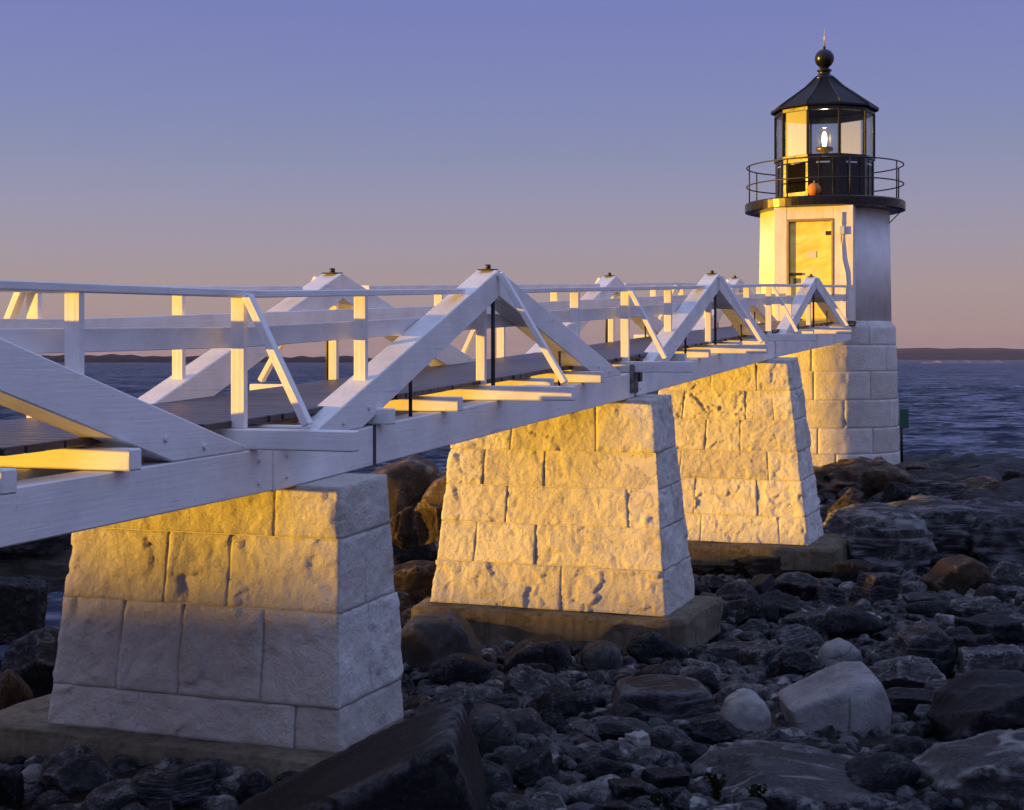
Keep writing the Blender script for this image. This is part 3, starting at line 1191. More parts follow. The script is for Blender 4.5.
def ring_block(r_out, r_in, a0, a1, z0, z1, seed, amp=0.02, chamfer=0.0):
    bm = bmesh.new()
    na = max(4, int((a1 - a0) * r_out / 0.045))
    nz_ = max(4, int((z1 - z0) / 0.045))
    gap = 0.004 / r_out
    a0 += gap
    a1 -= gap
    z0 += 0.0035
    z1 -= 0.0035
    outer, inner = [], []
    for j in range(nz_ + 1):
        fz = j / nz_
        z = z0 + (z1 - z0) * fz
        ro, ri = [], []
        for i in range(na + 1):
            fa = i / na
            a = a0 + (a1 - a0) * fa
            e = min(min(fa, 1 - fa) * (a1 - a0) * r_out, min(fz, 1 - fz) * (z1 - z0))
            q = Vector((math.cos(a) * r_out, math.sin(a) * r_out, z)) + Vector((seed, seed * 0.7, 0))
            dsp = amp * (0.4 + 0.7 * noise.fractal(q * 3.2, 1, 2, 4) + 0.15 * noise.noise(q * 14)) * (0.4 + 0.6 * smooth01(e / 0.03)) - 0.003 * (e < 1e-6)
            rad = r_out + dsp
            if chamfer and fz > 0.72:
                rad -= chamfer * ((fz - 0.72) / 0.28)
            ro.append(bm.verts.new((rad * math.cos(a), rad * math.sin(a), z)))
            ri.append(bm.verts.new((r_in * math.cos(a), r_in * math.sin(a), z)))
        outer.append(ro)
        inner.append(ri)
    for j in range(nz_):
        for i in range(na):
            bm.faces.new((outer[j][i], outer[j][i + 1], outer[j + 1][i + 1], outer[j + 1][i]))
        bm.faces.new((inner[j][0], outer[j][0], outer[j + 1][0], inner[j + 1][0]))
        bm.faces.new((outer[j][na], inner[j][na], inner[j + 1][na], outer[j + 1][na]))
    for i in range(na):
        bm.faces.new((inner[0][i], inner[0][i + 1], outer[0][i + 1], outer[0][i]))
        bm.faces.new((outer[nz_][i], outer[nz_][i + 1], inner[nz_][i + 1], inner[nz_][i]))
    me = bm_mesh('stone_block', bm, True)
    return me


# granite base, course by course; splits given as picture columns on the visible side
cours = [(0.85, 0.29, [730 + 450 * .3086]), (0.29, -0.30, [730 + 505 * .3086, 815]), (-0.30, -0.94, [730 + 455 * .3086, 817]),
         (-0.94, -1.57, [730 + 375 * .3086, 730 + 515 * .3086]), (-1.57, -2.15, [730 + 295 * .3086, 730 + 462 * .3086]), (-2.15, -2.75, [730 + 525 * .3086, 838])]
view_az = math.atan2(-LHC.y, -LHC.x)     # direction from the tower to the camera
RB = 1.62
for ci, (h1, h0, cols_) in enumerate(cours):
    rb = RB + 0.018 * (ci)
    ang = []
    for c_ in cols_:
        s_ = max(-0.97, min(0.97, (c_ - 827) / (rb * 43.0)))
        ang.append(view_az + math.asin(s_))       # to the right in the picture = increasing azimuth
    ang = sorted(ang)
    a = ang[-1]
    end = ang[0] + 2 * math.pi
    rest = []
    nrest = 6
    for k in range(1, nrest):
        rest.append(a + (end - a) * k / nrest + random.uniform(-0.06, 0.06))
    alla = ang + rest + [end]
    for p, q in zip(alla[:-1], alla[1:]):
        link('stone_block', ring_block(rb, rb - 0.32, p, q, HZ(h0), HZ(h1), ci * 5.1 + p, 0.018, 0.10 if ci == 0 else 0.0), M['stonewhite'], lh, LM)
core = lathe_mesh([(RB - 0.008, HZ(LH_BASE)), (RB - 0.008, HZ(0.66)), (RB - 0.2, HZ(0.84))], 64)
link('mortar_core', core, M['mortar'], lh, LM)
# painted brick shaft with metre UVs
R_BOT, R_TOP = 1.525, 1.485
bm = bmesh.new()
uvl = bm.loops.layers.uv.new('UVMap')
n = 72
zl = [HZ(0.80), HZ(3.41)]
rg = [[bm.verts.new((r_ * math.cos(2 * math.pi * k / n), r_ * math.sin(2 * math.pi * k / n), z)) for k in range(n)] for r_, z in ((R_BOT, zl[0]), (R_TOP, zl[1]))]
for k in range(n):
    f = bm.faces.new((rg[0][k], rg[0][(k + 1) % n], rg[1][(k + 1) % n], rg[1][k]))
    f.smooth = True
    for lp, (uu, vv_) in zip(f.loops, ((k, 0), (k + 1, 0), (k + 1, 1), (k, 1))):
        lp[uvl].uv = (uu / n * 2 * math.pi * 1.5, (zl[vv_] - zl[0]))
bm.faces.new(rg[1])
bm.faces.new(rg[0][::-1])
me = bpy.data.meshes.new('brick_shaft')
bm.to_mesh(me)
bm.free()
link('brick_shaft', me, M['brick'], lh, LM)
# flat door panel standing proud of the shaft
DR = frame(UX, (0, 0, 1)).to_4x4()       # local x to the right of the walkway, y towards the lighthouse


def lhp(u, d, h):
    """point near the tower: u to the right, d towards the shore from the axis"""
    return Vector((LHC.x, LHC.y, 0)) + UX * u - AX * d + Vector((0, 0, HZ(h)))


PW = 0.88
PD = 1.63
door_w, door_h0, door_h1 = 0.95, 0.88, 3.07
pan = []


def lbox(name, u0, u1, d0, d1, h0, h1, mat, parent=None, bev=0.008):
    me = box_mesh(u1 - u0, d1 - d0, h1 - h0, bev)
    return link(name, me, mat, parent or lh, Matrix.Translation(lhp((u0 + u1) / 2, (d0 + d1) / 2, (h0 + h1) / 2)) @ DR)


DC = -0.07                               # door centre across the panel
lbox('door_surround', -PW, DC - door_w / 2 - 0.05, 1.0, PD, 0.82, 3.405, M['brick'])
lbox('door_surround', DC + door_w / 2 + 0.05, PW, 1.0, PD, 0.82, 3.405, M['brick'])
lbox('door_surround', DC - door_w / 2 - 0.048, DC + door_w / 2 + 0.048, 1.0, PD - 0.003, door_h1 + 0.05, 3.40, M['brick'])
dfm = mat_plain('worn_door_frame', (0.34, 0.25, 0.12), 0.5)
for a, b, c, d in ((DC - door_w / 2 - 0.048, DC - door_w / 2 + 0.005, 0.84, door_h1 + 0.047), (DC + door_w / 2 - 0.005, DC + door_w / 2 + 0.048, 0.84, door_h1 + 0.047),
                   (DC - door_w / 2 + 0.006, DC + door_w / 2 - 0.006, door_h1, door_h1 + 0.046)):
    lbox('door_frame', a, b, PD - 0.2, PD + 0.015, c, d, dfm)
door = lbox('door', DC - door_w / 2 + 0.008, DC + door_w / 2 - 0.008, PD - 0.16, PD - 0.06, door_h0, door_h1 - 0.004, M['door'], bev=0.01)
lbox('notice', DC - 0.08, DC + 0.13, PD - 0.058, PD - 0.048, 2.25, 2.40, M['notice'], door, 0.0)
lbox('latch', DC - door_w / 2 + 0.01, DC - door_w / 2 + 0.28, PD - 0.058, PD - 0.02, 1.86, 1.92, M['iron'], door, 0.005)
lbox('handle', DC - door_w / 2 + 0.10, DC - door_w / 2 + 0.15, PD - 0.058, PD - 0.0, 1.68, 1.80, M['iron'], door, 0.005)
for hh_ in (1.15, 2.75):
    lbox('hinge', DC + door_w / 2 - 0.14, DC + door_w / 2 - 0.012, PD - 0.058, PD - 0.035, hh_, hh_ + 0.09, M['iron'], door, 0.004)
lbox('threshold', -PW - 0.02, PW + 0.02, 1.1, PD + 0.05, 0.73, 0.83, M['conc'])
# conduit on the panel
pu = 0.68
link('conduit', tube_mesh([lhp(pu + 0.05, PD + 0.03, 0.9), lhp(pu + 0.05, PD + 0.03, 1.7), lhp(pu + 0.04, PD + 0.03, 1.9), lhp(pu - 0.03, PD + 0.03, 2.2), lhp(pu - 0.06, PD + 0.03, 2.5), lhp(pu - 0.05, PD + 0.03, 3.0), lhp(pu - 0.05, PD + 0.03, 3.25)], 0.022), M['pipe'], lh)
lbox('conduit_box', pu - 0.10, pu + 0.02, PD + 0.002, PD + 0.07, 2.75, 2.93, M['pipe'])
# gallery
RG = 1.84
gal = lathe_mesh([(1.30, HZ(3.395)), (RG - 0.10, HZ(3.395)), (RG, HZ(3.42)), (RG + 0.005, HZ(3.60)), (RG - 0.03, HZ(3.63)), (1.0, HZ(3.632))], 72)
for p in gal.polygons:
    p.use_smooth = False
link('gallery_deck', gal, M['black'], lh, LM)
for h, nm in ((4.48, 'gallery_rail'), (4.03, 'gallery_rail')):
    link(nm, torus_mesh(RG - 0.04, 0.016, 72), M['iron'], lh, LM @ Matrix.Translation((0, 0, HZ(h))))
nb = 8
for k in range(nb):
    a = view_az + 2 * math.pi * k / nb + R(-72)
    p = Vector((LHC.x + (RG - 0.04) * math.cos(a), LHC.y + (RG - 0.04) * math.sin(a), 0))
    rodpart('baluster', p + Vector((0, 0, HZ(3.62))), p + Vector((0, 0, HZ(4.49))), 0.016, M['iron'], lh)
a = view_az + 1.35
rodpart('gallery_stay', Vector((LHC.x + 1.80 * math.cos(a), LHC.y + 1.80 * math.sin(a), HZ(3.40))), Vector((LHC.x + 1.49 * math.cos(a), LHC.y + 1.49 * math.sin(a), HZ(3.10))), 0.012, M['iron'], lh)

# ten-sided lantern
N10 = 10
RL = 1.135
A10 = [view_az + math.radians(18 - 1.0 + 36 * k) for k in range(N10)]


def dv(k, r, h):
    a = A10[k % N10]
    return Vector((LHC.x + r * math.cos(a), LHC.y + r * math.sin(a), HZ(h)))


def slab_quad(name, p, thick, mat, parent=None, bev=0.004):
    """thin panel from four corners (bl, br, tr, tl), thickness inwards"""
    c = sum(p, Vector((0, 0, 0))) / 4
    nrm = (p[1] - p[0]).cross(p[3] - p[0]).normalized()
    outd = Vector((c.x - LHC.x, c.y - LHC.y, 0))
    if nrm.dot(outd) < 0:
        nrm = -nrm
    bm = bmesh.new()
    f = [bm.verts.new(q - c) for q in p]
    b = [bm.verts.new(q - c - nrm * thick) for q in p]
    bm.faces.new(f)
    bm.faces.new(b[::-1])
    for i in range(4):
        j = (i + 1) % 4
        bm.faces.new((f[i], b[i], b[j], f[j]))
    bmesh.ops.recalc_face_normals(bm, faces=bm.faces)
    if bev:
        bmesh.ops.bevel(bm, geom=bm.edges[:], offset=bev, segments=1, affect='EDGES')
    return link(name, bm_mesh(name, bm), mat, parent or lh, Matrix.Translation(c))


H_SILL, H_HEAD, H_EAVE = 4.62, 5.66, 5.80
for k in range(N10):
    def q(r, h0, h1, k=k, ins=0.0):
        a, b = dv(k, r, 0), dv(k + 1, r, 0)
        d = (b - a).normalized() * ins
        a, b = a + d, b - d
        z = Vector((0, 0, 1))
        a.z = b.z = 0
        return [a + z * HZ(h0), b + z * HZ(h0), b + z * HZ(h1), a + z * HZ(h1)]
    wall = slab_quad('wall_panel', q(RL, 3.633, H_SILL), 0.05, M['black'])
    mid_a = (A10[k] + A10[(k + 1) % N10]) / 2
    # sill and head rails
    slab_quad('sill_rail', q(RL + 0.03, H_SILL - 0.03, H_SILL + 0.03), 0.11, M['black'])
    slab_quad('head_rail', q(RL + 0.02, H_HEAD, H_EAVE), 0.09, M['black'])
    slab_quad('window_pane', q(RL - 0.02, H_SILL + 0.025, H_HEAD + 0.005, ins=0.03), 0.012, M['glass'], bev=0)
    a = A10[k]
    beam('mullion', dv(k, RL - 0.005, H_SILL), dv(k, RL - 0.005, H_HEAD), 0.055, 0.06, M['black'], lh, up=(math.cos(a), math.sin(a), 0), bev=0.004)
    # roof panel with a slight bell curve
    profr = [(1.245, 5.76), (1.235, 5.80), (0.84, 6.08), (0.44, 6.36), (0.19, 6.60)]
    bm = bmesh.new()
    rws = []
    for r_, h_ in profr:
        p0, p1 = dv(k, r_, h_), dv(k + 1, r_, h_)
        rws.append((bm.verts.new(p0 - LHC), bm.verts.new(p1 - LHC)))
    rin = []
    for r_, h_ in profr:
        p0, p1 = dv(k, r_ - 0.02, h_ - 0.02), dv(k + 1, r_ - 0.02, h_ - 0.02)
        rin.append((bm.verts.new(p0 - LHC), bm.verts.new(p1 - LHC)))
    for (a0_, b0_), (a1_, b1_) in zip(rws[:-1], rws[1:]):
        bm.faces.new((a0_, b0_, b1_, a1_))
    for (a0_, b0_), (a1_, b1_) in zip(rin[:-1], rin[1:]):
        bm.faces.new((b0_, a0_, a1_, b1_))
    bm.faces.new((rin[0][0], rin[0][1], rws[0][1], rws[0][0]))
    bm.faces.new((rws[-1][0], rws[-1][1], rin[-1][1], rin[-1][0]))
    link('roof_panel', bm_mesh('roof_panel', bm), M['roof'], lh, LM)
    link('roof_seam', tube_mesh([dv(k, r_ + 0.004, h_ + 0.004) for r_, h_ in profr[1:]], 0.014, 6), M['black'], lh)
# flat black sheet painted as the dark of an open vent, on the panel that catches the sun (second face from the left)
kk = min(range(N10), key=lambda k: abs(((A10[k] + math.radians(18)) - (view_az - math.radians(36)) + math.pi) % (2 * math.pi) - math.pi))
va, vb = dv(kk, RL + 0.012, 0), dv(kk + 1, RL + 0.012, 0)
d_ = vb - va
slab_quad('vent', [va + d_ * 0.12 + Vector((0, 0, HZ(3.80) - HZ(0))), va + d_ * 0.90 + Vector((0, 0, HZ(3.80) - HZ(0))), va + d_ * 0.90 + Vector((0, 0, HZ(4.46) - HZ(0))), va + d_ * 0.12 + Vector((0, 0, HZ(4.46) - HZ(0)))], 0.03,
          mat_plain('dark_vent_hole', (0.006, 0.006, 0.006), 0.95, 0.05))
for k in range(N10):
    # narrow cover strips on the wall
    va, vb = dv(k, RL + 0.008, 0), dv(k + 1, RL + 0.008, 0)
    if k == kk:
        continue
    c_ = (va + vb) / 2
    for ft_ in (0.36, 0.80):
        p_ = va + (vb - va) * ft_
        beam('wall_batten', Vector((p_.x, p_.y, HZ(3.66))), Vector((p_.x, p_.y, HZ(4.56))), 0.03, 0.02, M['black'], lh, up=((c_ - LHC).x, (c_ - LHC).y, 0), bev=0.003)
# ventilator, ball and lightning rod
vent = lathe_mesh([(0.26, HZ(6.52)), (0.23, HZ(6.58)), (0.15, HZ(6.62)), (0.13, HZ(6.70)), (0.17, HZ(6.72)), (0.17, HZ(6.75)), (0.11, HZ(6.78)), (0.11, HZ(6.84))], 24)
link('ventilator_neck', vent, M['black'], lh, LM)
ball = lathe_mesh([(0.001, HZ(6.80))] + [(0.225 * math.sin(math.pi * k / 14), HZ(7.02) - 0.225 * math.cos(math.pi * k / 14)) for k in range(1, 14)] + [(0.03, HZ(7.245)), (0.03, HZ(7.31)), (0.001, HZ(7.315))], 28)
link('ventilator_ball', ball, M['black'], lh, LM)
link('lightning_rod', cyl_mesh(0.016, 0.005, 0.46, 8, True, HZ(7.30)), M['rod'], lh, LM)
# inside: floor, ceiling lining, pedestal, lamp
link('lantern_floor', lathe_mesh([(1.10, HZ(4.45)), (1.10, HZ(4.48))], 20, False), M['interior'], lh, LM)
ped = lathe_mesh([(0.16, HZ(4.48)), (0.16, HZ(4.70)), (0.09, HZ(4.72)), (0.09, HZ(4.82)), (0.20, HZ(4.86)), (0.20, HZ(4.93)), (0.05, HZ(4.95))], 24)
link('lamp_pedestal', ped, M['brass'], lh, LM)
lens = lathe_mesh([(0.17, HZ(4.935)), (0.19, HZ(5.0)), (0.19, HZ(5.25)), (0.15, HZ(5.34)), (0.05, HZ(5.40))], 24)
gl2 = M['glass'].copy()
gl2.name = 'lens_glass'
lamp = link('lens', lens, gl2, lh, LM)
bulb = lathe_mesh([(0.03, HZ(4.955)), (0.05, HZ(5.02)), (0.06, HZ(5.12)), (0.05, HZ(5.25)), (0.02, HZ(5.30))], 14)
link('bulb', bulb, M['bulb'], lamp, LM)
pl_d = bpy.data.lights.new('lantern_lamp_light', 'POINT')
pl_d.energy = 14
pl_d.color = (1.0, 0.82, 0.5)
pl_d.shadow_soft_size = 0.05
plo = bpy.data.objects.new('lantern_lamp_light', pl_d)
C.objects.link(plo)
plo.parent = lh
plo.location = (0, 0, HZ(5.45) - HZ(LH_BASE))

# orange float lying on the gallery
a = view_az - 0.15
fr_ = 0.155
fl = empty('float', (LHC.x + 1.50 * math.cos(a), LHC.y + 1.50 * math.sin(a), HZ(3.633)), 'round orange float sitting on the lighthouse gallery', 'float')
bm = bmesh.new()
bmesh.ops.create_uvsphere(bm, u_segments=24, v_segments=14, radius=fr_)
for v in bm.verts:
    an = math.atan2(v.co.y, v.co.x)
    v.co *= 1 + 0.03 * math.cos(8 * an) * (1 - abs(v.co.z) / fr_)
link('ball', bm_mesh('ball', bm, True), M['orange'], fl, Matrix.Translation(fl.location + Vector((0, 0, fr_ + 0.0))))
link('stem', cyl_mesh(0.02, 0.015, 0.06, 8), M['brass'], fl, Matrix.Translation(fl.location + Vector((0, 0, fr_ * 1.97))))

# green marker board on a leaning post behind the tower
gpos = Vector((px_x(902, 36.0), 36.0, 0))
gpos.z = g1(gpos.x, gpos.y) - 0.1
sg = empty('marker_sign', gpos, 'small green board on a thin dark post right of the tower', 'sign')
hb_ = CZ + (HORIZON - 428) / F * 36
ht_ = CZ + (HORIZON - 409) / F * 36
rodpart('post', gpos, Vector((gpos.x - 0.02, gpos.y, ht_ - 0.1)), 0.035, M['iron'], sg)
me = box_mesh(0.21, 0.03, ht_ - hb_, 0.006)
link('board', me, M['green'], sg, Matrix.Translation((px_x(903.5, 36), 35.93, (hb_ + ht_) / 2)))

# ------------------------------------------------------------------ rocks


def ico(sub):
    bm = bmesh.new()
    bmesh.ops.create_icosphere(bm, subdivisions=sub, radius=1.0)
    bm.verts.ensure_lookup_table()
    co = np.array([v.co[:] for v in bm.verts])
    fc = np.array([[v.index for v in f.verts] for f in bm.faces])
    bm.free()
    return co, fc


ICO = {s: ico(s) for s in (1, 2, 3, 4, 5)}


def rock_shape(seed, sub=4, planes=14, sharp=14.0, box=0.0, noise_amp=0.06):
    """boulder: soft intersection of random half spaces on the unit sphere, plus noise"""
    r = np.random.default_rng(seed)
    d, f = ICO[sub]
    nrm = r.normal(size=(planes, 3))
    nrm /= np.linalg.norm(nrm, axis=1)[:, None]
    dist = r.uniform(0.62, 1.05, planes)
    if box:
        ax = np.array([[1, 0, 0], [-1, 0, 0], [0, 1, 0], [0, -1, 0], [0, 0, 1], [0, 0, -1]], float)
        ax += r.normal(0, 0.14, ax.shape)
        ax /= np.linalg.norm(ax, axis=1)[:, None]
        nrm = np.vstack([nrm, ax])
        dist = np.concatenate([dist + 0.15, np.full(6, box)])
    dots = d @ nrm.T
    k = np.where(dots > 0.05, dots / dist, 0.0)
    s = (k ** sharp).sum(1) ** (1 / sharp)
    rad = 1.0 / np.maximum(s, 0.8)
    p = d * rad[:, None]
    off = r.uniform(0, 50, 3)
    if sub >= 4:
        nn = np.array([noise.fractal(Vector(q * 1.6 + off), 1.0, 2.1, 5) + 0.9 * (0.35 - abs(noise.noise(Vector(q * 2.7 + off)))) for q in p])
        n2 = np.array([noise.fractal(Vector(q * 7.0 + off), 0.9, 2.2, 3) for q in p])
    else:
        nn = np.array([noise.noise(Vector(q * 2.0 + off)) for q in p])
        n2 = 0
    if sub >= 4:
        crack = np.array([max(0.0, 0.05 - abs(noise.noise(Vector(q * 1.5 + off * 1.7)))) / 0.05 for q in p])
        nn = nn - 0.8 * crack ** 2 * np.clip(nn + 0.6, 0, 1)
    p = p * (1 + noise_amp * nn + noise_amp * 0.42 * n2)[:, None]
    mx = np.abs(p).max(0)
    mn, mxx = p.min(0), p.max(0)
    p = (p - (mn + mxx) / 2) / ((mxx - mn) / 2)      # fills the unit box
    return p, f


def mesh_from(name, p, f, smooth=True):
    me = bpy.data.meshes.new(name)
    me.from_pydata(p.tolist(), [], f.tolist())
    me.polygons.foreach_set('use_smooth', [smooth] * len(me.polygons))
    return me


SHAPES = {'ang': [rock_shape(100 + i, 5, 10, 44, 0, 0.085) for i in range(8)],
          'rnd': [rock_shape(200 + i, 4, 16, 9, 0, 0.075) for i in range(6)],
          'blk': [rock_shape(300 + i, 5, 8, 40, 0.66, 0.085) for i in range(6)],
          'slab': [rock_shape(400 + i, 5, 8, 36, 0.74, 0.09) for i in range(5)]}
MESHES = {}


def rock_mesh(shape, i, mat):
    k = (shape, i % len(SHAPES[shape]), mat)
    if k not in MESHES:
        p, f = SHAPES[shape][k[1]]
        me = mesh_from('boulder', p, f)
        me.materials.append(M[mat])
        MESHES[k] = me
    return MESHES[k]


placed = []          # (x, y, radius) of everything standing on the shore
for ta, ua, ra in ((-3.1, -0.7, 1.45), (4.0, -0.6, 1.75), (12.2, -0.5, 1.9)):
    p = B(ta, ua, 0)
    placed.append((p.x, p.y, ra * 0.75))
    for s in (-0.8, 0.8):
        q = B(ta, ua + s, 0)
        placed.append((q.x, q.y, 0.95))
placed.append((LHC.x, LHC.y, 1.9))


def place_rock(x0, x1, y0, y1, shape, idx, mat, label, rz=0.0, depth=0.85, tilt=(0, 0), sink=0.18, name='boulder', ydist=None, group=None):
    """a boulder filling the picture box x0..x1, y0..y1, standing on the shore at its lower edge"""
    cx = (x0 + x1) / 2
    yb = y1 - (y1 - y0) * 0.10
    if ydist is None:
        p = ground_hit(cx, yb)
    else:
        d = pix_dir(cx, yb) * ydist
        p = Vector((d.x, d.y, CZ + d.z))
    s = F / p.y
    w = (x1 - x0) / s
    dep = w * depth
    yc = p.y + dep * 0.38
    s = F / yc
    w = (x1 - x0) / s
    top = CZ + (HORIZON - y0) / F * (yc)
    bot = min(p.z, g1(px_x(cx, yc), yc)) - 0.02
    if ydist is not None:
        bot = max(bot, p.z - 0.25)
    h = max(0.12, top - bot) / (1 - sink * 0.5)
    rot = Euler((tilt[0], tilt[1], rz)).to_matrix()
    # size of the turned unit box so that the picture box is filled
    sx, sy, sz = w / 2, dep / 2, h / 2
    c_, s_ = abs(math.cos(rz)), abs(math.sin(rz))
    if s_ > 0.05:
        k = 1.0 / math.sqrt(c_ * c_ + (s_ * dep / w) ** 2)
        sx *= k
        sy *= k
    mw = Matrix.Translation((px_x(cx, yc), yc, top - h / 2)) @ rot.to_4x4() @ Matrix.Diagonal((sx, sy, sz, 1))
    o = link(name, rock_mesh(shape, idx, mat), None, None, mw)
    tag(o, label, 'boulder', group or 'boulders on the shore')
    placed.append((px_x(cx, yc), yc, max(sx, sy) * 0.85))
    return o


